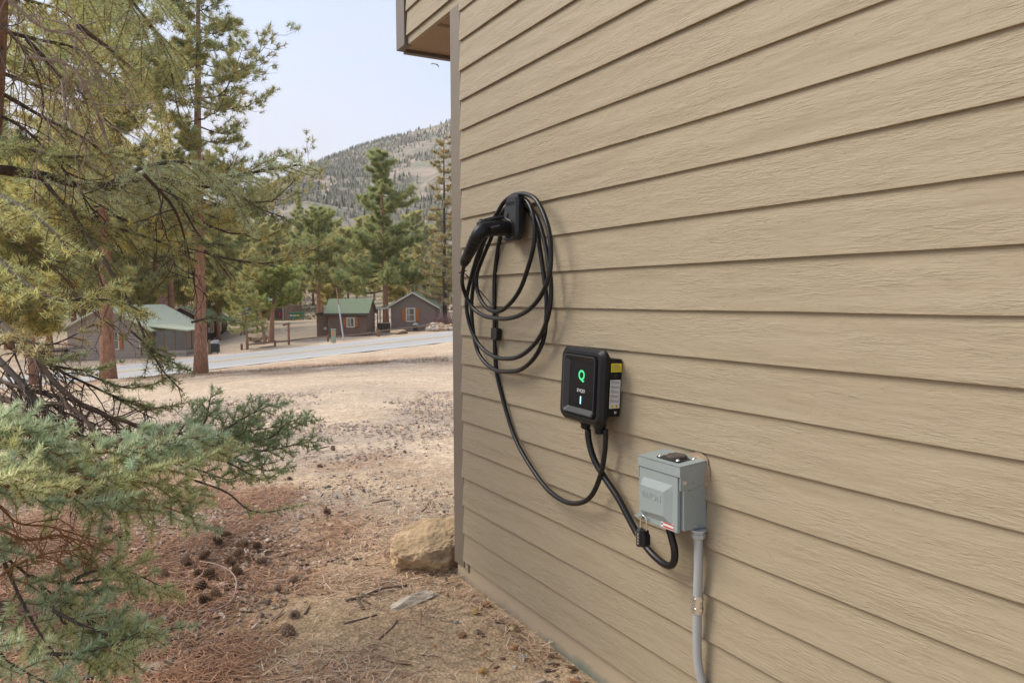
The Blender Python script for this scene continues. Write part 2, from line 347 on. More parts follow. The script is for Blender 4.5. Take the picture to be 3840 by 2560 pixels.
# ------------------------------------------------------------------ ground heights
NEARZ = -.05
cp = []
for X in (-5, -3, -1, 1, 4):
    for Y in (-6, -2, 2, 5, 7.5): cp.append((X, Y, NEARZ))
for dx, dy, Y in [(457, 857, 27), (243, 874, 26), (100, 885, 25), (800, 838, 31), (1038, 818, 28), (1038, 880, 15), (700, 880, 15), (300, 905, 17), (60, 930, 17), (700, 940, 10.5), (400, 950, 10.5)]:
    p = P(dx, dy, Y); cp.append(tuple(p))
rn = [P(-40, 905, 33), P(200, 880, 36), P(340, 866, 37), P(480, 848, 38.5), P(780, 812, 42), P(1040, 785, 44.5)]
rf = [P(-40, 864, 41), P(200, 851, 43.5), P(340, 836, 45), P(500, 817, 46.5), P(780, 787, 50), P(1040, 760, 52.5)]
rn = [rn[0] + (rn[0] - rn[1]) * 5] + rn + [rn[-1] + (rn[-1] - rn[-2]) * 6]
rf = [rf[0] + (rf[0] - rf[1]) * 5] + rf + [rf[-1] + (rf[-1] - rf[-2]) * 6]
for q in (rn[0][2], rf[0][2]): pass
rn[0][2] = rf[0][2] = rn[1][2] - 1.0; rn[-1][2] = rf[-1][2] = rn[-2][2] + 3.0
for p in rn[1:-1] + rf[1:-1]: cp.append((p[0], p[1], p[2] - .05))
for x, y, Y in [(300, 815, 50), (460, 800, 60), (800, 773, 57), (945, 761, 60), (520, 786, 69), (555, 771, 62), (640, 765, 60), (680, 738, 105), (620, 737, 112), (720, 735, 95), (560, 735, 105), (850, 735, 78), (1000, 722, 85), (150, 800, 60), (60, 790, 70),
                (300, 720, 95), (100, 720, 110), (800, 700, 135), (950, 690, 125), (620, 705, 140), (500, 690, 140), (800, 655, 180), (950, 645, 180), (600, 655, 180), (300, 660, 170), (50, 660, 170), (1150, 640, 180), (1150, 720, 90), (1150, 750, 62)]:
    cp.append(tuple(P(x, y, Y)))
for X in (-250, -120, 0, 120, 250): cp.append((X, 330, 22 + X * .03)); cp.append((X, 430, 40 + X * .05))
for X in (-80, 80): cp.append((X, 0, -1 + X * .01)); cp.append((X, -6, -1))
cp = np.array(cp)
def kern(r): return -np.sqrt(r * r + 4.0)
A = kern(np.linalg.norm(cp[:, None, :2] - cp[None, :, :2], axis=2)); nC = len(cp)
A += np.eye(nC) * .05
PM = np.c_[np.ones(nC), cp[:, :2]]
big = np.zeros((nC + 3, nC + 3)); big[:nC, :nC] = A; big[:nC, nC:] = PM; big[nC:, :nC] = PM.T
sol = np.linalg.solve(big, np.r_[cp[:, 2], 0, 0, 0])
for p, q in zip(rn, rf): p[2] = q[2] = (p[2] + q[2]) / 2
rn = list(catmull(rn, 6)); rf = list(catmull(rf, 6))
_C = np.array([(a + b) / 2 for a, b in zip(rn, rf)]); _k = (_C[:, 0] > -27) & (_C[:, 0] < 1)
_py = np.polyfit(_C[_k, 0], _C[_k, 1], 2); _pz = np.polyfit(_C[_k, 0], _C[_k, 2], 2)
def _fit(pc, x):
    xc = np.clip(x, -24, 0); return np.polyval(pc, xc) + (x - xc) * np.polyval(np.polyder(pc), xc)
_x = np.linspace(-95, 95, 120); _C = np.stack([_x, _fit(_py, _x), _fit(_pz, _x)], 1)
_T = np.gradient(_C[:, :2], axis=0); _T /= np.linalg.norm(_T, axis=1)[:, None]; _N = np.stack([-_T[:, 1], _T[:, 0]], 1)
RHW = 3.75
rn = [np.array([c[0] - n_[0] * RHW, c[1] - n_[1] * RHW, c[2]]) for c, n_ in zip(_C, _N)]; rf = [np.array([c[0] + n_[0] * RHW, c[1] + n_[1] * RHW, c[2]]) for c, n_ in zip(_C, _N)]
RC = np.array([(a + b) / 2 for a, b in zip(rn, rf)]); RH = np.array([np.linalg.norm((b - a)[:2]) / 2 for a, b in zip(rn, rf)])
def gz(X, Y):
    X = np.atleast_1d(np.asarray(X, float)); Y = np.atleast_1d(np.asarray(Y, float)); q = np.stack([X, Y], 1)
    z = np.zeros(len(X))
    for i in range(0, len(X), 20000):
        qq = q[i:i + 20000]
        z[i:i + 20000] = kern(np.linalg.norm(qq[:, None] - cp[None, :, :2], axis=2)) @ sol[:nC] + sol[nC] + qq @ sol[nC + 1:]
    near = np.clip((8.5 - np.hypot(X, Y)) / 3, 0, 1); near = near * near * (3 - 2 * near)
    z = z * (1 - near) + NEARZ * near
    # bed the road
    best = np.full(len(X), 1e9); zr = np.zeros(len(X))
    for i in range(len(RC) - 1):
        a, b = RC[i], RC[i + 1]; d = b[:2] - a[:2]; t = np.clip(((q - a[:2]) @ d) / (d @ d), 0, 1)
        c = a[:2] + t[:, None] * d; h = RH[i] + t * (RH[i + 1] - RH[i])
        dist = np.linalg.norm(q - c, axis=1) - h
        u = dist < best; best = np.where(u, dist, best); zr = np.where(u, a[2] + t * (b[2] - a[2]), zr)
    k = np.clip((best - 1.0) / 2.5, 0, 1); k = k * k * (3 - 2 * k)
    return (zr - .014) * (1 - k) + z * k
def g1(X, Y): return float(gz([X], [Y])[0])
def base(dx, Y, dy=700):
    p = P(dx, dy, Y); return np.array([p[0], p[1], g1(p[0], p[1])])

def ground_nodes(nt, b):
    N = nt.nodes; L = nt.links; geo = N.new('ShaderNodeNewGeometry'); pos = geo.outputs['Position']
    def nz(scale, det=6, rough=.6, st=None, dist=0):
        v = pos
        if st: q = N.new('ShaderNodeMapping'); q.inputs['Scale'].default_value = st; L.new(pos, q.inputs[0]); v = q.outputs[0]
        t = N.new('ShaderNodeTexNoise'); t.inputs['Scale'].default_value = scale; t.inputs['Detail'].default_value = det; t.inputs['Roughness'].default_value = rough; t.inputs['Distortion'].default_value = dist; L.new(v, t.inputs[0]); return t.outputs[0]
    def rng_(s, a, bb, c=0., d=1.):
        r = N.new('ShaderNodeMapRange'); r.inputs[1].default_value = a; r.inputs[2].default_value = bb; r.inputs[3].default_value = c; r.inputs[4].default_value = d; L.new(s, r.inputs[0]); return r.outputs[0]
    def mix(f, a, c):
        x = N.new('ShaderNodeMix'); x.data_type = 'RGBA'
        L.new(f, x.inputs[0])
        if isinstance(a, tuple): x.inputs[6].default_value = (*a, 1)
        else: L.new(a, x.inputs[6])
        if isinstance(c, tuple): x.inputs[7].default_value = (*c, 1)
        else: L.new(c, x.inputs[7])
        return x.outputs[2]
    def mul(a, c):
        m = N.new('ShaderNodeMath'); m.operation = 'MULTIPLY'; L.new(a, m.inputs[0])
        if isinstance(c, float): m.inputs[1].default_value = c
        else: L.new(c, m.inputs[1])
        return m.outputs[0]
    sp = N.new('ShaderNodeSeparateXYZ'); L.new(pos, sp.inputs[0])
    y = sp.outputs[1]; x = sp.outputs[0]
    wob = nz(.5, 4)
    ya = N.new('ShaderNodeMath'); ya.operation = 'MULTIPLY_ADD'; ya.inputs[1].default_value = 5.0; L.new(wob, ya.inputs[0]); L.new(y, ya.inputs[2]); yy = ya.outputs[0]
    sand = mix(rng_(nz(1.3, 6, .6), .35, .65), (.43, .305, .18), (.50, .37, .235))
    drive = mix(rng_(nz(.35, 7, .65, (1, 2.4, 1)), .32, .68), (.53, .405, .28), (.63, .495, .355))
    c = mix(rng_(yy, 6.5, 10.5), sand, drive)
    # grey gravelly drift across the drive
    grey = mul(rng_(nz(.45, 5, .6, (1, 1.6, 1), .5), .42, .60), rng_(y, 3.8, 5.2)); grey = mul(grey, rng_(y, 18., 9.))
    grey = mul(grey, .55)
    c = mix(grey, c, (.27, .23, .195))
    # tracks and shoulder near the road
    tr = mul(rng_(nz(.8, 5, .6, (.5, 3.2, 1), .8), .50, .62), mul(rng_(y, 14., 22.), .55))
    c = mix(tr, c, (.29, .215, .165))
    # reddish needle beds
    bed = mul(rng_(nz(.55, 5, .65), .50, .60), mul(rng_(x, -.2, -1.4), rng_(y, 9.5, 6.5)))
    c = mix(bed, c, (.37, .23, .14))
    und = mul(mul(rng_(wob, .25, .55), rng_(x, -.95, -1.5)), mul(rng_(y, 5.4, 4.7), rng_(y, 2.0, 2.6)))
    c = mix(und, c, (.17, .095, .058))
    bed2 = mul(mul(rng_(nz(.3, 5, .65), .46, .58), rng_(y, 20., 25.)), rng_(y, 40., 34.))
    c = mix(bed2, c, (.36, .215, .135))
    far = mix(rng_(nz(.12, 7, .7), .4, .62), (.46, .355, .255), (.38, .31, .21))
    c = mix(rng_(y, 48., 58.), c, far)
    hillc = mix(rng_(nz(.5, 7, .75), .42, .6), (.48, .39, .26), (.32, .28, .18))
    c = mix(rng_(y, 100., 130.), c, hillc)
    # grains
    v = N.new('ShaderNodeTexVoronoi'); v.inputs['Scale'].default_value = 55; L.new(pos, v.inputs[0])
    hv = N.new('ShaderNodeSeparateColor'); L.new(v.outputs['Color'], hv.inputs[0])
    gr = rng_(hv.outputs[0], 0., 1., .72, 1.28)
    v2 = N.new('ShaderNodeTexVoronoi'); v2.inputs['Scale'].default_value = 14; L.new(pos, v2.inputs[0]); h2 = N.new('ShaderNodeSeparateColor'); L.new(v2.outputs['Color'], h2.inputs[0])
    gr2 = rng_(h2.outputs[1], 0., 1., .86, 1.14)
    s1 = N.new('ShaderNodeVectorMath'); s1.operation = 'SCALE'; L.new(c, s1.inputs[0]); L.new(mul(gr, gr2), s1.inputs['Scale'])
    L.new(s1.outputs[0], b.inputs['Base Color'])
    bp = N.new('ShaderNodeBump'); bp.inputs['Strength'].default_value = .7; bp.inputs['Distance'].default_value = .012
    ad = N.new('ShaderNodeMath'); ad.operation = 'ADD'; L.new(nz(30, 5, .7), ad.inputs[0]); L.new(v.outputs['Distance'], ad.inputs[1]); L.new(ad.outputs[0], bp.inputs['Height']); L.new(bp.outputs[0], b.inputs['Normal'])
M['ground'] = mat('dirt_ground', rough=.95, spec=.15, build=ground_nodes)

def build_ground():
    rows = np.concatenate([np.linspace(-8, 12, 90), 12 * (460 / 12) ** (np.linspace(0, 1, 190)[1:])])
    u = np.sinh(np.linspace(-1.6, 1.6, 150)) / np.sinh(1.6)
    Yg, Ug = np.meshgrid(rows, u, indexing='ij'); Xg = Ug * (np.maximum(Yg, 0) * 1.15 + 16)
    X = Xg.ravel(); Y = Yg.ravel(); Z = gz(X, Y)
    bump = np.array([fbm(a, b_, .7, 4, 3.1) for a, b_ in zip(X, Y)])
    rd = np.hypot(X, Y); amp = np.clip(.012 + rd * .0035, 0, .12)
    # keep flat under the road
    Z2 = Z + bump * amp
    best = np.full(len(X), 1e9); q = np.stack([X, Y], 1)
    for i in range(len(RC) - 1):
        a, b_ = RC[i], RC[i + 1]; d = b_[:2] - a[:2]; t = np.clip(((q - a[:2]) @ d) / (d @ d), 0, 1)
        best = np.minimum(best, np.linalg.norm(q - (a[:2] + t[:, None] * d), axis=1) - (RH[i] + t * (RH[i + 1] - RH[i])))
    Z = np.where(best < .4, Z, Z2)
    n, mcol = Yg.shape
    i = np.arange(n - 1)[:, None] * mcol; j = np.arange(mcol - 1)[None, :]
    f = np.stack([i + j, i + j + 1, i + mcol + j + 1, i + mcol + j], -1).reshape(-1, 4)
    mb = MB().add(np.stack([X, Y, Z], 1), f4=f); return obj('ground', mb, M['ground'], kind='structure', smooth=True)
build_ground()

# road with its painted lines
def strip(name, a, b, lift, material):
    A_ = np.array(a); B_ = np.array(b); n = len(A_); v = np.vstack([A_, B_]); v[:, 2] += lift
    # follow the middle of the road so that lines lie flat on it
    f = [(i, i + 1, n + i + 1, n + i) for i in range(n - 1)]
    return obj(name, MB().add(v, f4=f), material, kind='structure', smooth=True)
def lerp(a, b, t): return a + (b - a) * t
RS = [lerp(a, b, -.05) for a, b in zip(rn, rf)]
strip('road', RS, [lerp(a, b, 1.06) for a, b in zip(rn, rf)], .0, M['asphalt'])
strip('edge_line', [lerp(a, b, .0) for a, b in zip(rn, rf)], [lerp(a, b, .022) for a, b in zip(rn, rf)], .006, M['wline'])
strip('edge_line', [lerp(a, b, .955) for a, b in zip(rn, rf)], [lerp(a, b, .98) for a, b in zip(rn, rf)], .006, M['wline'])
strip('centre_line', [lerp(a, b, .475) for a, b in zip(rn, rf)], [lerp(a, b, .503) for a, b in zip(rn, rf)], .006, M['yline'])
strip('centre_line', [lerp(a, b, .525) for a, b in zip(rn, rf)], [lerp(a, b, .553) for a, b in zip(rn, rf)], .006, M['yline'])

# ------------------------------------------------------------------ mountain and its forest
ridge = [(-400, 640), (0, 585), (300, 545), (480, 500), (570, 468), (640, 432), (700, 393), (760, 364), (800, 348), (870, 325), (960, 299), (1037, 277), (1200, 240), (1500, 215), (2400, 260)]
YR = 900.
rx = np.array([P(a, b, YR)[0] for a, b in ridge]); rz = np.array([P(a, b, YR)[2] for a, b in ridge])
def mz(X, Y):
    h = np.interp(X, rx, rz); t = np.clip((Y - 300) / (YR - 300), 0, 1.6)
    prof = np.where(t < 1, t ** 1.25, 1 - (t - 1) * 1.2)
    return 12 + (h - 12) * prof
def mzn(X, Y):
    z = float(mz(np.array([X]), np.array([Y]))[0]); t = min(max((Y - 300) / 600, 0), 1)
    k = min(t, max(0, 1 - abs(t - 1) * 0)) if t < 1 else 1
    rg = noise.ridged_multi_fractal(Vector((X * .006, Y * .004, 1.3)), 1.0, 2.1, 5, 1.0, 2.0)
    e = (1 - t) * .9 + .1
    return z + ((rg - 1.0) * 24 + fbm(X, Y, .02, 4, 9) * 9) * e * min(1, t * 5)
def mountain():
    xs = np.linspace(-900, 900, 230); ys = np.linspace(290, 1150, 130); v = []
    for y in ys:
        for x in xs: v.append((x, y, mzn(x, y) if y > 300 else -5))
    n = len(xs); i = np.arange(len(ys) - 1)[:, None] * n; j = np.arange(n - 1)[None, :]
    f = np.stack([i + j, i + j + 1, i + n + j + 1, i + n + j], -1).reshape(-1, 4)
    def bl(nt, b):
        N = nt.nodes; L = nt.links; geo = N.new('ShaderNodeNewGeometry'); pos = geo.outputs['Position']
        def nz(s, d, r): t = N.new('ShaderNodeTexNoise'); t.inputs['Scale'].default_value = s; t.inputs['Detail'].default_value = d; t.inputs['Roughness'].default_value = r; L.new(pos, t.inputs[0]); return t.outputs[0]
        def rr(s, a, c): r = N.new('ShaderNodeMapRange'); r.inputs[1].default_value = a; r.inputs[2].default_value = c; L.new(s, r.inputs[0]); return r.outputs[0]
        def mix(f, a, c):
            x = N.new('ShaderNodeMix'); x.data_type = 'RGBA'; L.new(f, x.inputs[0])
            for k, q in ((6, a), (7, c)):
                if isinstance(q, tuple): x.inputs[k].default_value = (*q, 1)
                else: L.new(q, x.inputs[k])
            return x.outputs[2]
        rock = mix(rr(nz(.06, 8, .75), .38, .62), (.50, .39, .29), (.33, .275, .22))
        veg = mix(rr(nz(.1, 8, .75), .4, .6), (.22, .215, .15), (.30, .27, .20))
        c = mix(rr(nz(.022, 9, .75), .44, .56), veg, rock)
        L.new(c, b.inputs['Base Color'])
        bp = N.new('ShaderNodeBump'); bp.inputs['Distance'].default_value = 4; bp.inputs['Strength'].default_value = .8; L.new(nz(.07, 8, .75), bp.inputs['Height']); L.new(bp.outputs[0], b.inputs['Normal'])
    M['mountain'] = mat('mountain_rock', rough=.95, spec=.1, build=bl)
    obj('mountain', MB().add(v, f4=f), M['mountain'], kind='structure')
    mb = MB(); V = []; Cc = []; Fs = []; k = 0
    for _ in range(26000):
        y = 330 + 600 * rnd.random() ** .7; x = rnd.uniform(-.62, .12) * y
        d = fbm(x, y, .011, 5, 21)
        if rnd.random() > .62 + d * 1.9: continue
        if y > YR - 8: y = YR - rnd.random() * 12
        z = mzn(x, y) - .5; h = rnd.uniform(2.4, 5.8); r = h * rnd.uniform(.16, .25); s = rnd.random()
        c0 = np.array((.38, .37, .27)) * (.85 + .4 * s) if rnd.random() < .8 else np.array((.14, .135, .07))
        for q, (za, zb_, ra) in enumerate(((.12, .62, 1), (.4, 1.0, .7))):
            a0 = rnd.random() * 6
            ring = [(x + math.cos(a0 + t * 1.257) * r * ra * rnd.uniform(.7, 1.2), y + math.sin(a0 + t * 1.257) * r * ra, z + h * za) for t in range(5)]
            V += ring + [(x + rnd.uniform(-.2, .2), y, z + h * zb_)]; Cc += [c0 * .9] * 5 + [c0 * 1.15]
            Fs += [(k + t, k + (t + 1) % 5, k + 5) for t in range(5)]; k += 6
    mb.add(V, f3=Fs); mb.c = [np.array(Cc)]
    o = obj('far_forest', mb, M['needles'], kind='stuff'); tag(o, 'far pine forest scattered over the rocky mountainside', 'forest')
mountain()
hz = MB().box((-940, -30, -12), (940, 1180, 330)); hm = bpy.data.materials.new('haze_air'); hm.use_nodes = True; hn = hm.node_tree.nodes; hn.clear()
ho_ = hn.new('ShaderNodeOutputMaterial'); hv = hn.new('ShaderNodeVolumePrincipled'); hv.inputs['Color'].default_value = (.86, .87, .90, 1); hv.inputs['Density'].default_value = HAZE; hv.inputs['Anisotropy'].default_value = .2
hm.node_tree.links.new(hv.outputs[0], ho_.inputs['Volume']); ho_h = obj('haze', hz, hm, kind='stuff'); tag(ho_h, 'thin pale haze between here and the mountain', 'haze')

# ------------------------------------------------------------------ needles and trees
def needle_tris(mb, p, d, length, width, c0, c1):
    """thin triangles: p base (N,3), d unit direction, arrays of length/width, colours base and tip"""
    n = len(p); q = np.cross(d, rng.normal(size=(n, 3))); q /= np.linalg.norm(q, axis=1)[:, None] + 1e-9
    w_ = (np.broadcast_to(width, (n,)) * .5)[:, None]; L_ = np.broadcast_to(length, (n,))[:, None]
    v = np.stack([p - q * w_, p + q * w_, p + d * L_], 1).reshape(-1, 3)
    c = np.stack([np.broadcast_to(c0, (n, 3)), np.broadcast_to(c0, (n, 3)), np.broadcast_to(c1, (n, 3))], 1).reshape(-1, 3)
    mb.add(v, f3=np.arange(3 * n).reshape(-1, 3), col=c)
def unit(a): return a / (np.linalg.norm(a, axis=-1)[..., None] + 1e-9)
def tufts(mb, cen, dirs, size, k, width, col, spread=1.0, colvar=.25):
    n = len(cen); cen = np.repeat(cen, k, 0); dr = np.repeat(unit(dirs), k, 0)
    d = unit(dr * (1.15 - .45 * spread) + unit(rng.normal(size=(n * k, 3))) * spread)
    s = np.repeat(size * rng.uniform(.7, 1.2, n), k) * rng.uniform(.7, 1.1, n * k)
    tone = np.repeat(rng.uniform(1 - colvar, 1 + colvar, n), k)[:, None] * rng.uniform(.8, 1.2, (n * k, 1))
    hue = np.repeat(rng.uniform(-1, 1, n), k)[:, None] * np.array([.18, .02, -.15])
    c = np.array(col) * np.array([1.06, 1.0, .84]) * tone * (1 + hue)
    # fascicles start a little behind the centre, along the twig
    st = cen - dr * (rng.random((n * k, 1)) * size * .7)
    needle_tris(mb, st, d, s, width, c * .8, c * 1.1)

def pine(name, label, b, H, r0, prof, crown0, col, seed, n_limbs=60, tuft=.18, k=22, width=.02, lean=(0, 0), bark='bark_red', sub=7, group=None, twig=4, extra=(), gap=.0, bend=.25, up=.15, cat='pine tree', dens=1.0, trunk_sides=12, colvar=.28):
    """ponderosa: trunk, whorled limbs, twigs ending in needle tufts. prof(t) -> crown radius, t from 0 (crown base) to 1 (top)"""
    R_ = np.random.default_rng(seed); b = np.asarray(b, float)
    root = empty(name, b, label, cat, group=group)
    zt = np.linspace(-.25, H, 16); wob = np.cumsum(R_.normal(0, 1, (16, 2)), 0) * r0 * .12
    tp = np.stack([lean[0] * (zt / H) + wob[:, 0] * np.clip(zt / H * 3, 0, 1), lean[1] * (zt / H) + wob[:, 1] * np.clip(zt / H * 3, 0, 1), zt], 1)
    rad = r0 * (1 - .93 * np.clip(zt / H, 0, 1) ** 1.1); rad[0] *= 1.35; rad[1] *= 1.02
    tm = MB().tube(tp, rad, trunk_sides); obj('trunk', tm, M[bark], root, smooth=True)
    lim = MB(); cen = []; dirs = []
    def trunk_at(z): return np.array([np.interp(z, zt, tp[:, 0]), np.interp(z, zt, tp[:, 1]), z])
    specs = []
    for i in range(n_limbs):
        t = (i + R_.random()) / n_limbs; z = crown0 + (H * .985 - crown0) * t
        if R_.random() < gap: continue
        az = i * 2.4 + R_.normal(0, .35); L = prof(t, az) * R_.uniform(.6, 1.08)
        specs.append((z, az, L, up * (0.3 + 1.2 * t) + R_.normal(0, .1), 1.0))
    for e in extra: specs.append(e)
    for (z, az, L, rise, full) in specs:
        if L < .15: continue
        p0 = trunk_at(z); dh = np.array([math.cos(az), math.sin(az), 0]); n = 7; tt = np.linspace(0, 1, n)
        side = np.array([-dh[1], dh[0], 0]) * R_.normal(0, .10) * L
        pts = p0 + tt[:, None] * dh * L + (tt ** 2)[:, None] * side
        pts[:, 2] += L * (rise * tt - bend * tt * (1 - tt) * 1.2 + (.16 * tt ** 3)) + R_.normal(0, .03 * L, n) * tt
        rl = np.interp(z, zt, rad) * .32 + .006 * L
        rr_ = rl * (1 - .85 * tt) * (.55 + .1 * L / max(L, 1)); lim.tube(pts, np.maximum(rr_, .004), 5, cap=False)
        ns = max(2, int(sub * (L ** .7) / (2.2 ** .7) * dens * 1.3)) if full > 0 else 2
        for j in range(ns):
            u = .22 + .78 * (j + R_.random()) / ns if L > .8 else .1 + .9 * (j + R_.random()) / ns
            a = np.array([np.interp(u, tt, pts[:, q]) for q in range(3)])
            sgn = 1 if j % 2 else -1; ang = az + sgn * R_.uniform(.35, 1.15); l2 = L * R_.uniform(.16, .36) * (1.15 - .55 * u) + .12
            e2 = a + np.array([math.cos(ang), math.sin(ang), R_.uniform(-.12, .5)]) * l2
            mid = (a + e2) / 2 + np.array([0, 0, -.12 * l2]); lim.tube([a, mid, e2], [rl * .22 * (1 - .7 * u) + .005, .006, .004], 3, cap=False)
            if full <= 0: continue
            for q in range(twig):
                w2 = R_.uniform(.3, 1.0); c = a + (e2 - a) * w2 + R_.normal(0, .12, 3) * l2 + np.array([0, 0, R_.uniform(0, .25) * l2])
                cen.append(c); dirs.append((c - a) / (np.linalg.norm(c - a) + 1e-6) + np.array([0, 0, .5]))
                if q % 2 == 0: lim.tube([a + (e2 - a) * w2 * .7, c], [.005, .003], 3, cap=False)
        if full > 0: cen.append(pts[-1]); dirs.append(dh + np.array([0, 0, .4]))
    obj('limbs', lim, M['bark_dark'], root)
    cm = MB(); cen = np.array(cen); dirs = np.array(dirs)
    tufts(cm, cen, dirs, tuft, k, width, col, 1.0, colvar)
    obj('crown', cm, M['needles'], root)
    return root

OL = (.49, .50, .26); GR = (.41, .46, .24); YG = (.55, .54, .27); DG = (.11, .16, .07)
b1 = base(457, 27)
pine('ponderosa_pine', 'tall straight ponderosa with orange bark standing alone at the near edge of the road', b1, 16.5, .215,
     lambda t, az: (4.6 if math.cos(az) > -.2 else 2.8) * (1 - .68 * t) * (.82 + .3 * math.sin(t * 19)), 5.2, OL, 3, 80, .21, 26, .022, (.35, 0), sub=9, twig=5, gap=.05, up=.1,
     extra=[(4.35, .15, 4.2, -.12, 1), (4.2, 2.9, 1.6, .3, 0), (3.4, 3.3, 1.1, .5, 0), (4.9, 2.3, 2.0, .1, 0), (5.0, -.4, 2.3, .35, 1)])
b2 = base(243, 26)
pine('ponderosa_pine', 'ponderosa with thick orange trunk left of the lone roadside pine, behind the spruce boughs', b2, 15.5, .235,
     lambda t, az: 4.2 * (1 - .5 * t) * (.85 + .3 * math.sin(t * 15)), 4.6, (.54, .54, .26), 5, 84, .24, 34, .024, (.1, 0), sub=11, twig=6)
b = base(397, 63)
pine('ponderosa_pine', 'orange-barked ponderosa between the pale roofed cabin and the dark cabin', b, 19, .3,
     lambda t, az: 3.6 * (1 - .6 * t), 7.5, YG, 8, 56, .28, 20, .03, sub=7)
b = base(361, 64)
pine('ponderosa_pine', 'slim dark-trunked pine rising behind the pale green roof', b, 17, .24, lambda t, az: 3.2 * (1 - .6 * t), 6, OL, 9, 46, .3, 18, .035, sub=6)
b = base(886, 66)
def p3(t, az): return 4.0 * (1 - .88 * t ** 1.7) * (.72 + .42 * math.sin(t * 21 + 1)) * (1.12 if math.cos(az) < 0 else .95) + .15
pine('ponderosa_pine', 'large ponderosa with layered boughs rising between the two small brown cabins', b, 15.2, .27, p3, 4.0, GR, 12, 84, .36, 24, .036, (-.3, 0), sub=10, twig=6, up=.04, bend=.42, gap=.08, extra=[(3.2, 3.0, 4.3, .12, 1), (3.8, .2, 3.2, .25, 1)])
b = base(733, 84)
pine('ponderosa_pine', 'broad round-crowned ponderosa behind the green roofed shed', b, 12.6, .27, lambda t, az: 4.6 * math.sqrt(max(0, 1 - t * .93)) * (.8 + .25 * math.sin(t * 17)), 4.4, (.46, .50, .26), 14, 66, .38, 24, .042, sub=8, twig=5)
b = base(621, 55)
pine('ponderosa_pine', 'short bushy pine with forked dark red trunk in the dirt lot', b, 5.9, .21, lambda t, az: 2.35 * math.sqrt(max(0, 1 - t)) * (.8 + .3 * math.sin(t * 13)) * (.62 + .38 * min(1, t * 4)) + .25, 2.5, (.47, .52, .22), 15, 56, .28, 34, .028, (.5, 0), bark='bark_red', sub=9, twig=5)
b = base(607, 54)
pine('ponderosa_pine', 'slender leaning pine with bare orange trunk beside the forked pine', b, 6.6, .13, lambda t, az: 1.3 * (1 - .6 * t), 4.3, YG, 16, 20, .26, 22, .028, (-1.1, .3), sub=7)
b = base(566, 50)
pine('ponderosa_pine', 'small bushy young pine on a thin trunk by the split rail fence', b, 4.4, .09, lambda t, az: 1.5 * math.sqrt(max(0, 1 - t)) + .15, 1.15, (.47, .49, .24), 17, 36, .22, 22, .025, sub=7, twig=4)
# pines of the stand behind the cabins: a few prototypes, copied
protos = []
for i, (H, R0, c0, cc, nl) in enumerate([(13, 3.3, 3.2, (.46, .48, .25), 56), (11, 3.9, 2.6, (.53, .53, .26), 56), (14, 2.7, 2.4, (.41, .45, .24), 58), (9, 3.0, 1.8, (.56, .54, .28), 48)]):
    protos.append(((H, R0, c0, cc, nl), i))
GL = 'pines of the mixed stand behind the cabins'
stand = [(500, 72, 1, 1.0), (560, 78, 0, .85), (590, 66, 1, .62), (640, 132, 1, 1.2), (690, 130, 0, 1.15), (770, 110, 2, .9), (820, 118, 1, .95), (660, 125, 3, 1.2), (930, 110, 1, .8), (980, 98, 0, .85), (1015, 84, 1, .8),
         (1060, 92, 2, 1), (1090, 76, 0, 1), (455, 90, 2, 1.1), (420, 80, 1, 1.1), (340, 76, 0, 1.2), (290, 60, 1, 1.2), (225, 66, 2, 1.2), (170, 56, 1, 1.15), (110, 62, 0, 1.3), (60, 52, 1, 1.2), (15, 60, 2, 1.4), (-40, 50, 0, 1.3),
         (540, 120, 2, 1.2), (600, 140, 0, 1.25), (720, 140, 1, 1.2), (780, 150, 0, 1.15), (860, 140, 3, 1.2), (900, 160, 1, 1.2), (950, 140, 2, 1.1), (1010, 150, 0, 1.2), (390, 130, 1, 1.5), (280, 120, 0, 1.6), (150, 110, 1, 1.6), (60, 100, 2, 1.7), (480, 155, 1, 1.6), (-80, 90, 1, 1.7),
         (620, 175, 1, 1.4), (690, 185, 2, 1.5), (750, 190, 0, 1.4), (830, 190, 1, 1.4), (880, 200, 0, 1.5), (960, 195, 1, 1.5), (560, 190, 1, 1.5), (530, 88, 3, 1.3), (660, 140, 3, 1.6), (600, 128, 1, 1.3), (760, 98, 3, 1.05), (800, 130, 1, 1.2), (910, 95, 3, 1.0), (850, 160, 1, 1.4), (700, 160, 1, 1.4), (640, 150, 1, 1.3), (740, 120, 1, 1.1), (520, 140, 1, 1.4), (940, 170, 1, 1.4), (990, 120, 3, 1.3), (960, 90, 3, .9), (70, 29, 1, .8), (-30, 30, 0, .95), (205, 62, 0, 1.2), (250, 80, 1, 1.5)]
made = {}
SL = {(500, 72): 'olive pine directly right of the lone roadside trunk, behind the dark cabin', (560, 78): 'full-crowned pine right behind the small young pine at the fence', (590, 66): 'short yellowish pine between young pine and forked pine', (640, 132): 'broad pale olive pine above the forked pine', (690, 130): 'tall pine above the dumpster',
      (770, 110): 'narrow pine above the left part of the green shed roof', (820, 118): 'rounded pine above the right part of the green shed roof', (930, 110): 'olive pine right of the big layered ponderosa', (980, 98): 'pine above the ridge of the gabled cabin', (1015, 84): 'olive pine behind the rusty brown fir', (455, 90): 'slim green pine hidden behind the lone roadside trunk', (420, 80): 'yellowish pine above the dark cabin gable', (340, 76): 'tall pine above the ridge of the pale green roof', (290, 60): 'big olive pine rising over the left slope of the pale green roof', (225, 66): 'slim pine behind the thick trunk left of the lone pine', (170, 56): 'olive pine over the left end of the pale roofed cabin'}
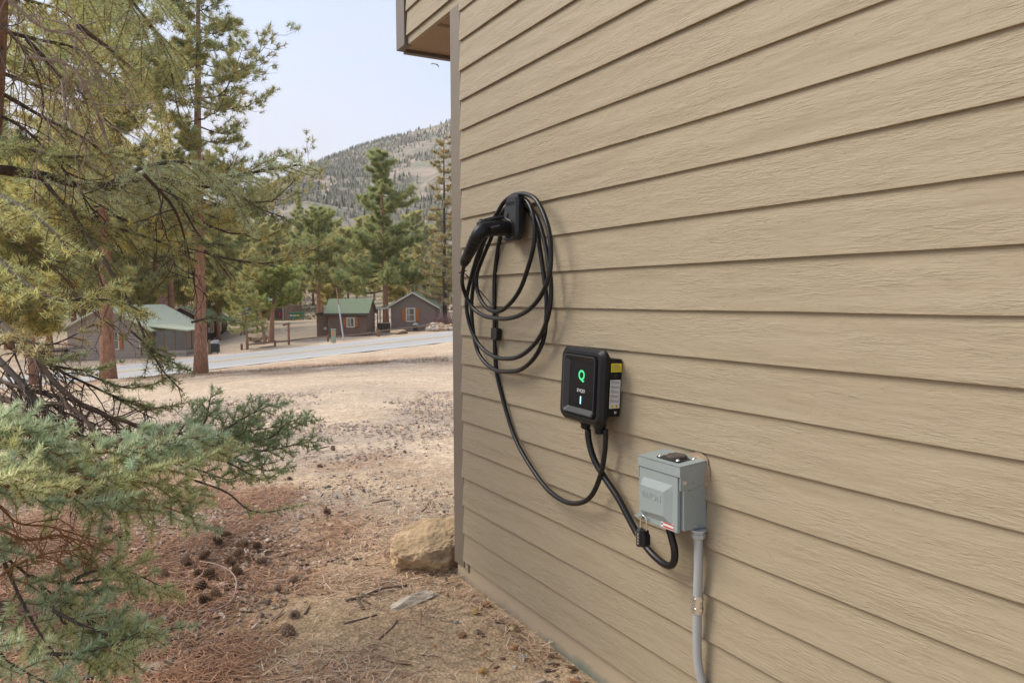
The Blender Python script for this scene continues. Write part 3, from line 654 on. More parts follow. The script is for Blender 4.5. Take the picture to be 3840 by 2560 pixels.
for (dx, Y, pi, sc) in stand:
    bb = base(dx, Y)
    if pi not in made:
        (H, R0, c0, cc, nl), i = protos[pi]
        o = pine('ponderosa_pine', 'olive green pine in the stand rising behind the cabins', bb, H, .19, (lambda R0: lambda t, az: R0 * (1 - .72 * t) * (.75 + .35 * math.sin(t * 16 + R0)))(R0), c0, cc, 40 + i, nl, .50, 22, .055, sub=9, twig=6, group=GL)
        made[pi] = o
    else:
        o = copy_tree(made[pi]); o.location = bb; o.rotation_euler = (0, 0, rnd.random() * 6.28)
    o.scale = (sc, sc, sc)
    if (dx, Y) in SL: o['label'] = SL[(dx, Y)]
    else: o['label'] = 'olive green pine in the crowded stand rising behind the cabins'

# brown conifer and bare aspens by the house corner
b = base(1022, 62)
pine('fir_tree', 'tall conifer with rusty brown needles close to the house corner', b, 15.5, .2, lambda t, az: 2.4 * (1 - .8 * t) + .2, 1.5, (.47, .42, .27), 61, 66, .26, 22, .025, bark='bark_dark', sub=8, twig=5, up=0, bend=.1, gap=.1, cat='fir tree')
def bare_tree(b, H, r, seed, label, name='aspen_tree', spread=.5, material='aspen', lv=3):
    R_ = np.random.default_rng(seed); root = empty(name, b, label, 'aspen')
    tm = MB(); bm = MB()
    def grow(p, d, L, r, lev, target):
        n = 5; pts = [p]; dd = d.copy()
        for i in range(n):
            dd = unit(dd + R_.normal(0, .13, 3) + np.array([0, 0, .04])); pts.append(pts[-1] + dd * L / n)
        target.tube(pts, np.linspace(r, r * .45, n + 1), 5 if lev == lv else 3, cap=False)
        if lev == 0: return
        for i in range(6 if lev == lv else 4):
            t = R_.uniform(.3, 1); a = np.array(pts[min(n, int(t * n))]); nd = unit(dd + R_.normal(0, spread, 3) + np.array([0, 0, .2]))
            grow(a, nd, L * R_.uniform(.35, .55), r * .45, lev - 1, bm)
    grow(np.array([0, 0, -.2]), np.array([R_.normal(0, .05), 0, 1.]), H, r, lv, tm)
    obj('trunk', tm, M[material], root); obj('limbs', bm, M[material], root); return root
for i, (dx, Y, H, lb) in enumerate([(985, 70, 8, 'bare white aspen beside the right cabin roof'), (1012, 68, 9.5, 'tallest bare aspen, hard against the house corner'), (1030, 74, 8, 'bare aspen half hidden by the corner trim'), (968, 82, 6, 'thin bare aspen behind the right cabin ridge')]):
    bare_tree(base(dx, Y), H, .09, 70 + i, lb)
def shrub(b, H, W, n, seed, label, material='twig_orange', name='shrub'):
    R_ = np.random.default_rng(seed); mb = MB()
    for i in range(n):
        a = R_.uniform(0, 6.28); r = R_.uniform(0, W * .35); p = np.array([math.cos(a) * r, math.sin(a) * r, -.05]); d = np.array([math.cos(a) * .5, math.sin(a) * .5, 1.])
        pts = [p]
        for q in range(5): d = unit(d + R_.normal(0, .22, 3)); pts.append(pts[-1] + d * H / 5 * R_.uniform(.6, 1.1))
        mb.tube(pts, np.linspace(.012, .004, 6), 3, cap=False)
        for q in (2, 3, 4):
            e = pts[q] + unit(d + R_.normal(0, .7, 3)) * H * .25; mb.tube([pts[q], e], [.006, .003], 3, cap=False)
    o = obj(name, mb, M[material]); o.location = b; return tag(o, label, 'shrub')
M['shrub'] = mat('red_twig_bark', (.21, .125, .115), .85)
shrub(base(1018, 58), 1.7, 2.6, 170, 81, 'tangle of bare reddish twigs right of the gabled cabin', 'shrub')
shrub(base(1036, 57), 1.5, 2.0, 120, 82, 'bare reddish bush against the house corner', 'shrub')
shrub(base(125, 50), 1.3, 2.2, 90, 83, 'dry bare brush at the left end of the pale roofed cabin', 'bark_dead')

# ------------------------------------------------------------------ cabins
def roof_slab(mb, pts4, th=.09):
    p = np.array(pts4, float); n = np.cross(p[1] - p[0], p[3] - p[0]); n /= np.linalg.norm(n)
    if n[2] < 0: n = -n
    v = np.vstack([p, p + n * th]); mb.add(v, f4=[(0, 3, 2, 1), (4, 5, 6, 7), (0, 1, 5, 4), (1, 2, 6, 5), (2, 3, 7, 6), (3, 0, 4, 7)])
def lap_planks(parent, x0, x1, z0, z1, y, material, step=.19, top=None, n=None, face=1):
    """lap boards on a wall that faces -y; top(x0..): function z -> (xl, xr) clipping to a gable"""
    z = z0
    while z < z1 - .02:
        zt = min(z + step, z1); xl0, xr0 = (x0, x1) if top is None else top(z); xl1, xr1 = (x0, x1) if top is None else top(zt)
        if xr0 - xl0 < .05: break
        xr1 = max(xr1, xl1 + .01)
        a = .075; c = .012
        v = [(xl0, y - a, z), (xr0, y - a, z), (xr1, y - c, zt), (xl1, y - c, zt), (xl0, y + .02, z), (xr0, y + .02, z), (xr1, y + .02, zt), (xl1, y + .02, zt)]
        obj('plank', MB().add(v, f4=[(0, 1, 2, 3), (5, 4, 7, 6), (0, 4, 5, 1), (3, 2, 6, 7), (0, 3, 7, 4), (1, 5, 6, 2)]), material, parent)
        z += step
def side_planks(parent, xw, y0, y1, z0, z1, material, step=.19):
    z = z0
    while z < z1 - .02:
        zt = min(z + step, z1); a = .075; c = .012
        v = [(xw + a, y0, z), (xw + a, y1, z), (xw + c, y1, zt), (xw + c, y0, zt), (xw - .02, y0, z), (xw - .02, y1, z), (xw - .02, y1, zt), (xw - .02, y0, zt)]
        obj('plank', MB().add(v, f4=[(0, 1, 2, 3), (5, 4, 7, 6), (0, 4, 5, 1), (3, 2, 6, 7), (0, 3, 7, 4), (1, 5, 6, 2)]), material, parent); z += step
def window(parent, cx, z0, wd, ht, y, shut=(1, 1), double_hung=True, curtain=True, fr=.09):
    f = MB(); a, b_ = cx - wd / 2, cx + wd / 2; z1 = z0 + ht
    f.box((a - fr, y - .07, z0 - fr), (a, y + .02, z1 + fr)).box((b_, y - .07, z0 - fr), (b_ + fr, y + .02, z1 + fr))
    f.box((a, y - .07, z1), (b_, y + .02, z1 + fr)).box((a, y - .07, z0 - fr), (b_, y + .02, z0))
    if double_hung: f.box((a, y - .05, z0 + ht * .5 - .02), (b_, y + .01, z0 + ht * .5 + .02))
    else: f.box((cx - .02, y - .05, z0), (cx + .02, y + .01, z1))
    w_ = obj('window', f, M['frame_white'], parent)
    obj('pane', MB().box((a, y - .035, z0), (b_, y - .02, z1)), M['glass'] if not curtain else M['curtain_glass'], w_)
    for s, on in zip((-1, 1), shut):
        if on:
            x0 = cx + s * (wd / 2 + fr + .03); x1 = x0 + s * wd * .48
            x0, x1 = sorted((x0, x1)); sm = MB().box((x0, y - .075, z0 - fr * .6), (x1, y - .045, z1 + fr * .6))
            obj('shutter', sm, M['shutter'], parent)
def cg(nt, b):
    N = nt.nodes; L = nt.links; tc = N.new('ShaderNodeTexCoord'); sp = N.new('ShaderNodeSeparateXYZ'); L.new(tc.outputs['Generated'], sp.inputs[0])
    w_ = N.new('ShaderNodeTexNoise'); w_.inputs['Scale'].default_value = 1; q = N.new('ShaderNodeMapping'); q.inputs['Scale'].default_value = (9, 1, .6); L.new(tc.outputs['Generated'], q.inputs[0]); L.new(q.outputs[0], w_.inputs[0])
    r = N.new('ShaderNodeValToRGB'); r.color_ramp.elements[0].position = .42; r.color_ramp.elements[1].position = .58; r.color_ramp.elements[0].color = (.07, .065, .055, 1); r.color_ramp.elements[1].color = (.33, .31, .25, 1)
    L.new(w_.outputs[0], r.inputs[0]); L.new(r.outputs[0], b.inputs['Base Color'])
M['curtain_glass'] = mat('curtained_glass', rough=.12, spec=.6, build=cg)

def gable_top(x0, x1, zE, zP, xp=None):
    xp = (x0 + x1) / 2 if xp is None else xp
    def f(z):
        if z <= zE: return x0, x1
        t = min(1, (z - zE) / (zP - zE)); return x0 + (xp - x0) * t, x1 + (xp - x1) * t
    return f

# right cabin, gable towards the road
Y = 60.; sc = Y / F
pl = Pf(*z6(1668, 925), Y); W1 = 447 * .3699 * sc; E1 = 262 * .3699 * sc; P1 = E1 + 128 * .3699 * sc
c1 = empty('cabin', (pl[0], Y, pl[2] - .25), 'small brown lap-sided cabin with white trimmed gable, big window and left porch', 'cabin', 0); E1 += .25; P1 += .25
D1 = 4.2
mb = MB(); mb.prism([(0, 0), (W1, 0), (W1, E1), (W1 / 2, P1), (0, E1)], .03, D1); obj('wall', mb, M['brown_grey'], c1)
lap_planks(c1, 0, W1, .1, P1 - .05, 0.02, M['brown_grey'], .205, gable_top(0, W1, E1, P1)); side_planks(c1, W1, .03, D1, .1, E1, M['brown_grey'], .205)
o_ = .32; sl_ = (P1 - E1) / (W1 / 2); rf_ = MB(); ze = E1 - sl_ * .38
roof_slab(rf_, [(-.38, -o_, ze), (W1 / 2, -o_, P1), (W1 / 2, D1 + .2, P1), (-.38, D1 + .2, ze)]); roof_slab(rf_, [(W1 / 2, -o_, P1), (W1 + .38, -o_, ze), (W1 + .38, D1 + .2, ze), (W1 / 2, D1 + .2, P1)])
rfo = obj('roof', rf_, M['roof_green'], c1)
ft = MB(); 
for sx, xa in ((-1, -.40), (1, W1 + .40)):
    xm = W1 / 2
    v = [(xa, -o_ - .03, ze - .07), (xm, -o_ - .03, P1 - .05), (xm, -o_ - .03, P1 + .06), (xa, -o_ - .03, ze + .04)]
    v += [(a, b_ + .028, c) for a, b_, c in v]; ft.add(v, f4=[(0, 1, 2, 3), (7, 6, 5, 4), (0, 4, 5, 1), (3, 2, 6, 7), (0, 3, 7, 4), (1, 5, 6, 2)])
obj('gable_trim', ft, M['frame_white'], c1)
obj('vent_pipe', MB().tube([(W1 * .22, 1.5, E1 + .2), (W1 * .22, 1.5, P1 + .1)], .07, 8), M['dark_metal'], rfo); obj('vent_pipe', MB().tube([(W1 * .35, 2.6, P1 - .5), (W1 * .35, 2.6, P1 + .3)], .05, 8), M['silver'], rfo)
wx = (1868 - 1668) * .3699 * sc; window(c1, wx, (925 - 818) * .3699 * sc + .25, 75 * .3699 * sc, 120 * .3699 * sc, -.02)
pr = MB(); roof_slab(pr, [(-1.15, -.15, E1 - .22), (-.1, -.15, E1 - .02), (-.1, 3.0, E1 - .02), (-1.15, 3.0, E1 - .22)], .08); obj('porch_roof', pr, M['roof_green'], c1)
obj('porch_fascia', MB().box((-1.17, -.2, E1 - .28), (-.1, -.155, E1 - .14)), M['frame_white'], c1)
for px_, py_ in ((-1.05, 0), (-.85, 0), (-1.05, 2.8)): obj('porch_post', MB().box((px_ - .04, py_ - .04, 0), (px_ + .04, py_ + .04, E1 - .2)), M['brown_grey'], c1)
obj('porch_rail', MB().box((-1.1, -.05, .25), (-.06, .03, .88)), M['dark_wall'], c1); obj('rail_cap', MB().box((-1.14, -.09, .885), (-.06, .07, .94)), M['frame_white'], c1)
obj('porch_floor', MB().box((-1.1, .04, .1), (-.03, 3.0, .24)), M['rail'], c1)

# middle cabin with green roof
Y = 57.; sc = Y / F; q = .3699 * sc
pl = Pf(*z6(1030, 975), Y); W2 = 395 * q; E2 = 240 * q; D2 = 3.1; A2 = 128 * q
c2 = empty('cabin', (pl[0], Y, pl[2] - .25), 'brown lap-sided shed cabin with green shingle roof and small window with orange shutters', 'cabin'); E2 += .25; P2 = E2 + .95
obj('wall', MB().prism([(0, 0), (D2, 0), (D2, E2), (D2 / 2, P2), (0, E2)], .03, W2, 'x').add(np.zeros((1, 3))), M['brown_wall'], c2)
lap_planks(c2, 0, W2, .35, E2 - .04, -.0, M['brown_wall'], .18); side_planks(c2, W2, .05, D2, .1, E2, M['brown_wall'], .3)
obj('footing', MB().box((-.02, -.06, -.1), (W2, .02, .345)), M['dark_wall'], c2)
rf_ = MB(); roof_slab(rf_, [(-.25, -.28, E2 - .12), (W2 + .2, -.28, E2 - .12), (W2 + .2, D2 / 2, P2), (-.25, D2 / 2, P2)]); roof_slab(rf_, [(-.25, D2 / 2, P2), (W2 + .2, D2 / 2, P2), (W2 + .2, D2 + .3, E2 - .12), (-.25, D2 + .3, E2 - .12)]); obj('roof', rf_, M['roof_green'], c2)
obj('eave_board', MB().box((-.25, -.33, E2 - .2), (W2 + .2, -.285, E2 - .08)), M['dark_wall'], c2)
window(c2, (1262 - 1030) * q, (975 - 875) * q + .25, 62 * q, 80 * q, -.04, double_hung=False)
obj('annex_wall', MB().box((-A2, .4, 0), (-.0, D2 - .2, E2 - .1)), M['brown_wall'], c2); lap_planks(c2, -A2, -.01, .15, E2 - .12, .4, M['brown_wall'], .18)
rf_ = MB(); roof_slab(rf_, [(-A2 - .1, .2, E2 - .12), (-.27, .2, E2 - .02), (-.27, D2, E2 - .02), (-A2 - .1, D2, E2 - .12)], .07); obj('annex_roof', rf_, M['dark_wall'], c2)
obj('meter_box', MB().box((-.38, .25, .72), (-.15, .34, .94)), M['silver'], c2)

# dark board and batten cabin
Yc = 70.; pc = Pf(*z5(1690, 978), Yc); pe = Pf(*z5(1930, 920), 80.); dv = pe - pc; L3 = 9.5; ang3 = math.atan2(dv[1], dv[0])
c3 = empty('cabin', (pc[0], pc[1], pc[2] - .3), 'dark board and batten cabin with green roof behind the lone roadside pine', 'cabin', ang3 - math.pi / 2)
W3 = 4.2; E3 = 2.35; P3 = 3.5   # local: corner at origin, long side along +y at x=0, gable end towards -y spans x -W3..0
obj('wall', MB().prism([(-W3, 0), (0, 0), (0, E3), (-W3 / 2, P3), (-W3, E3)], 0, L3), M['dark_wall'], c3)
for i in range(28):
    y = .1 + i * (L3 - .2) / 27; obj('batten', MB().box((.0, y - .03, 0), (.05, y + .03, E3 - .02)), M['dark_wall'], c3)
for i in range(13):
    x = -W3 + .1 + i * (W3 - .2) / 12; obj('batten', MB().box((x - .03, -.045, .3), (x + .03, 0, E3 - .02)), M['dark_wall'], c3)
rf_ = MB(); sl_ = (P3 - E3) / (W3 / 2); roof_slab(rf_, [(-W3 / 2, -.4, P3), (.35, -.4, E3 - sl_ * .35), (.35, L3 + .3, E3 - sl_ * .35), (-W3 / 2, L3 + .3, P3)], .1); roof_slab(rf_, [(-W3 - .35, -.4, E3 - sl_ * .35), (-W3 / 2, -.4, P3), (-W3 / 2, L3 + .3, P3), (-W3 - .35, L3 + .3, E3 - sl_ * .35)], .1); obj('roof', rf_, M['roof_green'], c3)
ft = MB()
for xa in (-W3 - .37, .37):
    xm = -W3 / 2; zz = E3 - sl_ * .37; v = [(xa, -.44, zz - .06), (xm, -.44, P3 - .05), (xm, -.44, P3 + .08), (xa, -.44, zz + .06)]; v += [(a, b_ + .03, c) for a, b_, c in v]; ft.add(v, f4=[(0, 1, 2, 3), (7, 6, 5, 4), (0, 4, 5, 1), (3, 2, 6, 7), (0, 3, 7, 4), (1, 5, 6, 2)])
obj('gable_trim', ft, M['frame_white'], c3)
obj('footing', MB().box((-W3, -.05, -.2), (0, 0.0, .29)), M['rail'], c3)
for yw, ww in ((2.0, .8), (5.2, 1.3)):
    f = MB(); z0, z1, y0, y1 = 1.2, 1.95, yw - ww / 2, yw + ww / 2; fr = .12
    f.box((.05, y0 - fr, z0 - fr), (.11, y0, z1 + fr)).box((.05, y1, z0 - fr), (.11, y1 + fr, z1 + fr)).box((.05, y0, z1), (.11, y1, z1 + fr)).box((.05, y0, z0 - fr), (.11, y1, z0)).box((.05, yw - .03, z0), (.09, yw + .03, z1))
    w_ = obj('window', f, M['frame_white'], c3); obj('pane', MB().box((.052, y0, z0), (.06, y1, z1)), M['curtain_glass'], w_)
    for ya, yb in ((y0 - fr - .55, y0 - fr - .03), (y1 + fr + .03, y1 + fr + .55)): obj('shutter', MB().box((.055, ya, z0 - .08), (.09, yb, z1 + .08)), M['shutter'], c3)
obj('shutter', MB().box((-1.5, -.08, 1.3), (-1.15, -.05, 2.0)), M['shutter'], c3); obj('meter_box', MB().box((.055, .25, 1.15), (.14, .75, 1.65)), M['silver'], c3)

# left cabin with pale green roof and glazed sunroom
Y = 48.; sc = Y / F; q = .34014 * sc
pl = Pf(*z5(165, 1172), Y); W4 = 895 * q; E4 = 345 * q + .25; P4 = E4 + 1.35; D4 = 7.5
c4 = empty('cabin', (pl[0], Y, pl[2] - .25), 'grey-brown lap-sided cabin with pale green roof and glazed corner sunroom by the road', 'cabin')
obj('wall', MB().prism([(0, 0), (W4, 0), (W4, E4), (W4 / 2, P4), (0, E4)], .03, D4), M['pale_brown'], c4)
lap_planks(c4, 0, W4, .08, P4 - .05, .02, M['pale_brown'], .185, gable_top(0, W4, E4, P4)); side_planks(c4, W4, .05, D4, .1, E4, M['pale_brown'], .185)
sl_ = (P4 - E4) / (W4 / 2); rf_ = MB(); ov = .4; ze = E4 - sl_ * ov
roof_slab(rf_, [(-ov, -.4, ze), (W4 / 2, -.4, P4), (W4 / 2, D4 + .3, P4), (-ov, D4 + .3, ze)], .1); roof_slab(rf_, [(W4 / 2, -.4, P4), (W4 + ov, -.4, ze), (W4 + ov, D4 + .3, ze), (W4 / 2, D4 + .3, P4)], .1); obj('roof', rf_, M['roof_pale'], c4)
window(c4, (698 - 165) * q, (1172 - 1050) * q + .25, 60 * q, 180 * q, -.02, shut=(1, 1), fr=.08)
window(c4, (1000 - 165) * q, (1172 - 1030) * q + .25, 55 * q, 160 * q, -.02, shut=(0, 1), fr=.07)
S0 = W4 + .06; S1 = (1450 - 165) * q; SD = 2.4
obj('sunroom_base', MB().box((S0, .35, 0), (S1 - .05, SD, .8)), M['pale_brown'], c4)
lap_planks(c4, S0, S1, .06, .78, .33, M['pale_brown'], .185); side_planks(c4, S1 - .05, .35, SD, .06, .78, M['pale_brown'], .185)
for i in range(4):
    xx = S0 + .04 + i * (S1 - S0 - .12) / 3; obj('sunroom_post', MB().box((xx - .035, .36, .8), (xx + .035, .43, 2.05)), M['post_tan'], c4)
for i in range(3):
    xa = S0 + .04 + i * (S1 - S0 - .12) / 3 + .035; xb = xa + (S1 - S0 - .12) / 3 - .07; obj('pane', MB().box((xa, .385, .8), (xb, .40, 2.03)), M['glass'], c4)
for i in (1, 2): obj('sunroom_post', MB().box((S1 - .12, .36 + i * 1.0, .8), (S1 - .05, .43 + i * 1.0, 2.05)), M['post_tan'], c4)
rf_ = MB(); roof_slab(rf_, [(S0 - .1, -.05, 2.3), (S1 + .3, -.05, 2.02), (S1 + .3, SD + .3, 2.02), (S0 - .1, SD + .3, 2.3)], .08); obj('sunroom_roof', rf_, M['roof_pale'], c4)

# far red cabins, shed and hut
def far_house(x0f, x1f, ybase, yeave, ypeak, Y, wallm, roofm, label, D=6., step=.35, windows=(), cat='cabin', lift=.4):
    s = Y / F; pl = Pf(x0f, ybase, Y); Wd = (x1f - x0f) * s; E_ = (ybase - yeave) * s + lift; P_ = (ybase - ypeak) * s + lift
    c = empty('cabin', (pl[0], Y, pl[2] - lift), label, cat)
    obj('wall', MB().prism([(0, 0), (Wd, 0), (Wd, E_), (Wd / 2, P_), (0, E_)], .03, D), M[wallm], c)
    lap_planks(c, 0, Wd, .05, P_ - .1, 0, M[wallm], step, gable_top(0, Wd, E_, P_))
    sl = (P_ - E_) / (Wd / 2); r = MB(); roof_slab(r, [(-.4, -.4, E_ - sl * .4), (Wd / 2, -.4, P_), (Wd / 2, D, P_), (-.4, D, E_ - sl * .4)], .12); roof_slab(r, [(Wd / 2, -.4, P_), (Wd + .4, -.4, E_ - sl * .4), (Wd + .4, D, E_ - sl * .4), (Wd / 2, D, P_)], .12); obj('roof', r, M[roofm], c)
    for (wx_, wz, ww, wh) in windows: window(c, (wx_ - x0f) * s, (ybase - wz) * s + lift, ww * s, wh * s, -.05, shut=(0, 0), curtain=False, fr=.12)
    return c
a = z5(800, 610); far_house(z5(640, 0)[0], z5(1065, 0)[0], a[1], z5(0, 420)[1], z5(0, 340)[1], 98., 'pink_wall', 'roof_brown', 'faded red lodge with one white window above the pale green roof', windows=[(z5(895, 0)[0], z5(0, 530)[1], 13, 29)])
c7 = far_house(z5(1850, 0)[0], z5(2330, 0)[0], z5(0, 440)[1], z5(0, 250)[1], z5(0, 130)[1], 128., 'red_wall', 'roof_brown', 'red log cabin high among the pines above the dark cabin', windows=[(z5(1950, 0)[0], z5(0, 400)[1], 12, 14)], lift=1.5)
far_house(z6(1010, 0)[0], z6(1190, 0)[0], z6(0, 500)[1], z6(0, 440)[1], z6(0, 405)[1], 165., 'rail', 'roof_brown', 'tiny tan hut on the dry hillside above the green roofed shed', D=4, lift=.8)
far_house(z6(2060, 0)[0], z6(2230, 0)[0], z6(0, 620)[1], z6(0, 555)[1], z6(0, 470)[1], 90., 'brown_wall', 'roof_green', 'green roofed cabin behind the right cabin, half hidden by aspens', D=4, lift=.6)
# deck of the red lodge
Y = 92.; s_ = Y / F; pd = Pf(*z5(1370, 560), Y); dk = empty('deck', (pd[0], Y, pd[2]), 'raised red-brown deck with log railing behind the pale roofed cabin', 'deck')
Wd = 175 * .34 * s_; obj('platform', MB().box((0, 0, -.1), (Wd, 3, .05)), M['post_tan'], dk)
for i in range(9): obj('baluster', MB().box((i * Wd / 8 - .04, 0, .05), (i * Wd / 8 + .04, .08, .95)), M['red_wall'], dk)
obj('rail', MB().box((-.05, -.02, .95), (Wd + .05, .1, 1.06)), M['red_wall'], dk)
for i in range(3): obj('post', MB().box((i * Wd / 2 - .07, .1, -1.2), (i * Wd / 2 + .07, .24, -.1)), M['red_wall'], dk)
# service shed and what hangs on it
Y = 112.; s_ = Y / F; q = .3699 * s_; pl = Pf(*z6(330, 800), Y); W6 = 262 * q; E6 = 138 * q
c6 = empty('shed', (pl[0], Y, pl[2]), 'plain brown service shed with blue-green roof behind the forked pine', 'shed')
obj('wall', MB().box((0, 0, -.3), (W6, 5, E6)), M['dark_wall'], c6); obj('side_wall', MB().prism([(W6 + .02, -.3), (W6 + 75 * q, -.3), (W6 + 75 * q, E6 * .98), (W6 + .02, E6 * 1.28)], -.4, 5), M['brown_wall'], c6)
for i in range(20): obj('batten', MB().box((.15 + i * (W6 - .3) / 19, -.05, -.2), (.21 + i * (W6 - .3) / 19, 0, E6 - .05)), M['dark_wall'], c6)
rf_ = MB(); roof_slab(rf_, [(-.5, -.5, E6 - .05), (W6 - .02, -.5, E6 - .05), (W6 - .02, 3, E6 + 1.6), (-.5, 3, E6 + 1.6)], .12); obj('roof', rf_, M['roof_teal'], c6)
obj('downpipe', MB().box((W6 - .3, -.12, -.2), (W6 - .16, -.055, E6)), M['frame_white'], c6)
fe = empty('fire_extinguisher', (pl[0] + (548 - 330) * q, Y - .25, pl[2] + 45 * q), 'red fire extinguisher hanging on the brown service shed', 'fire extinguisher')
obj('cylinder', MB().lathe([(.0, -.3), (.12, -.28), (.12, .3), (.05, .38)], sides=8), M['red'], fe); obj('nozzle', MB().box((-.05, -.06, .38), (.12, .06, .46)), M['dark_metal'], fe)
sg = obj('notice', MB().box((-.18, -.03, -.25), (.18, 0, .25)), M['white']); sg.location = (pl[0] + (368 - 330) * q, Y - .1, pl[2] + 110 * q); tag(sg, 'small white notice on the brown service shed wall', 'notice')
# dumpster
Y = 104.; s_ = Y / F; q = .3699 * s_; pd = Pf(*z6(640, 815), Y); dp = empty('dumpster', (pd[0], Y, pd[2] + .05), 'green metal dumpster with pale notices beside the service shed', 'dumpster')
Wd = 112 * q; Hd = 62 * q; obj('bin_body', MB().prism([(0, .15), (Wd, .15), (Wd + .12, Hd), (-.12, Hd)], 0, 1.6), M['dumpster'], dp, bevel=.03)
obj('lid', MB().prism([(-.15, Hd + .01), (Wd + .15, Hd + .01), (Wd + .1, Hd + .22), (-.1, Hd + .22)], -.05, 1.7), M['dumpster'], dp)
for xx in (.15, Wd - .25): obj('wheel', MB().box((xx, .1, 0), (xx + .1, .2, .15)), M['dark_metal'], dp)
for i, xx in enumerate((.22, .40, .62, .8)): obj('notice', MB().box((Wd * xx - .28, -.03, Hd * .62), (Wd * xx + .12, -.005, Hd * .92)), M['white'] if i != 3 else M['yellow'], dp)

# ------------------------------------------------------------------ roadside things
def post(mb, x0, y0, z0, z1, w_=.07): mb.box((x0 - w_, y0 - w_, z0 - .2), (x0 + w_, y0 + w_, z1))
fence = empty('split_rail_fence', base(700, 51.5), 'low weathered split rail fence along the far side of the road', 'fence')
fo = np.array(fence.location)
fp = [(z6(155, 1130), 50.5, .52), (z6(210, 1125), 49.6, .6), (z6(490, 1090), 50.5, .5), (z6(1027, 1025), 52, .42), (z6(1545, 975), 53.5, .48), (z6(1525, 965), 54.5, .5), (z6(2050, 912), 55, .48)]
pw = []
for (c, Yp, h) in fp:
    p = Pf(c[0], c[1], Yp); pw.append((p, h)); mb = MB(); post(mb, 0, 0, 0, h, .07 if h > .45 else .065); o = obj('post', mb, M['post_tan'], fence, bevel=.015); o.location = p - fo; o.rotation_euler = (0, rnd.uniform(-.05, .05), .2)
def rail(a, b_, za, zb_, r=.055):
    A_ = pw[a][0] + np.array([0, -.02, za]); B_ = pw[b_][0] + np.array([0, -.02, zb_]); t = np.linspace(0, 1, 6)[:, None]; p = A_ + (B_ - A_) * t - fo; p[:, 2] += rng.normal(0, .015, 6)
    obj('rail', MB().tube(p, r * rng.uniform(.85, 1.15, 6), 6), M['rail'], fence)
rail(1, 2, .42, .38); rail(0, 2, .12, .1, .045); rail(2, 3, .36, .33); rail(3, 4, .25, .3); rail(4, 6, .36, .36)
pf = Pf(*z5(1728, 1088), 48.6); mb = MB(); post(mb, 0, 0, 0, .78, .09); o = obj('fence_post', mb, M['post_tan'], bevel=.015); o.location = pf; tag(o, 'lone tan post beside the grill by the road edge', 'post')

def grill(name, label, p, sc_=1.0, cabinet=False):
    g = empty(name, p, label, 'grill'); 
    if cabinet:
        obj('cabinet', MB().box((-.26, -.2, .1), (.26, .2, .72)), M['dark_metal'], g, bevel=.02)
        obj('lid', MB().prism([(-.3, .74), (.3, .74), (.27, .92), (.12, 1.02), (-.14, .98), (-.28, .86)], -.23, .23), M['silver'], g, bevel=.03)
        for x in (-.22, .22): obj('leg', MB().box((x - .03, -.18, 0), (x + .03, -.12, .1)), M['dark_metal'], g)
        obj('side_shelf', MB().box((.31, -.18, .68), (.42, .18, .72)), M['silver'], g)
    else:
        obj('lid', MB().prism([(-.32, .87), (.32, .87), (.3, 1.02), (.16, 1.13), (-.14, 1.13), (-.3, 1.02)], -.22, .22), M['dark_metal'], g, bevel=.03)
        obj('firebox', MB().prism([(-.33, .86), (-.24, .68), (.24, .68), (.33, .86)], -.23, .23), M['dark_metal'], g)
        for x in (-.22, .22):
            for y in (-.16, .16): obj('leg', MB().box((x - .025, y - .025, 0), (x + .025, y + .025, .68)), M['dark_metal'], g)
        obj('side_shelf', MB().box((-.62, -.18, .8), (-.33, .18, .84)), M['dark_metal'], g); obj('bottom_shelf', MB().box((-.25, -.2, .2), (.25, .2, .24)), M['dark_metal'], g)
    g.scale = (sc_,) * 3; return g
grill('barbecue_grill', 'black barbecue grill in the dirt lot left of the young pine', Pf(*z5(2092, 905), 66), .75)
grill('barbecue_grill', 'black cabinet grill with silver lid at the road edge beside the lone pine', Pf(*z5(1788, 1103), 48.2), .85, True)
g = grill('barbecue_grill', 'black grill with pale lid in front of the gabled cabin', Pf(*z6(1915, 925), 57), .62, True)
p = Pf(*z6(632, 1068), 51); t = empty('trail_sign', p, 'brown wooden sign post with angled top boards near the fence', 'sign post')
obj('post', MB().box((-.06, -.06, -.2), (.06, .06, 1.4)), M['bark_red'], t)
Mt = Matrix.Rotation(-.30, 4, 'Y'); obj('top_board', MB().box((-.36, -.09, -.06), (.12, .09, .07), Mt @ Matrix.Identity(4)), M['post_tan'], t).location = (-.02, 0, 1.45)
o = obj('arrow_board', MB().box((-.42, -.04, -.08), (0, -.0, .07), Mt), M['frame_white'], t); o.location = (-.06, -.07, 1.2)
p = Pf(*z6(1084, 1022), 50.6); t = empty('utility_pedestal', p, 'grey-green utility pedestal with orange label beside the road', 'utility box')
obj('cabinet', MB().box((-.14, -.12, -.1), (.14, .12, .74)), M['pedestal'], t, bevel=.02); obj('cap', MB().box((-.16, -.14, .745), (.16, .14, .80)), M['pedestal'], t, bevel=.015)
obj('sticker', MB().box((-.06, -.126, .36), (.07, -.121, .66)), M['orange'], t)
p0 = Pf(*z6(1185, 995), 50.8); p1 = Pf(*z6(1110, 480), 52.5); d_ = p1 - p0
t = empty('leaning_pole', p0, 'thin leaning guy pole, grey below and tan above, before the green roofed cabin', 'pole')
obj('lower_sleeve', MB().tube([(0, 0, -.1), d_ * .65], .055, 8), M['silver'], t); obj('upper_pole', MB().tube([d_ * .652, d_], [.045, .03], 8), M['post_tan'], t)
p0 = Pf(*z6(208, 775), 49.8); o = obj('blue_sign', MB().box((-.07, -.02, 0), (.07, .02, .62)), M['blue']); o.location = p0; tag(o, 'narrow blue sign on the young pine trunk', 'sign')
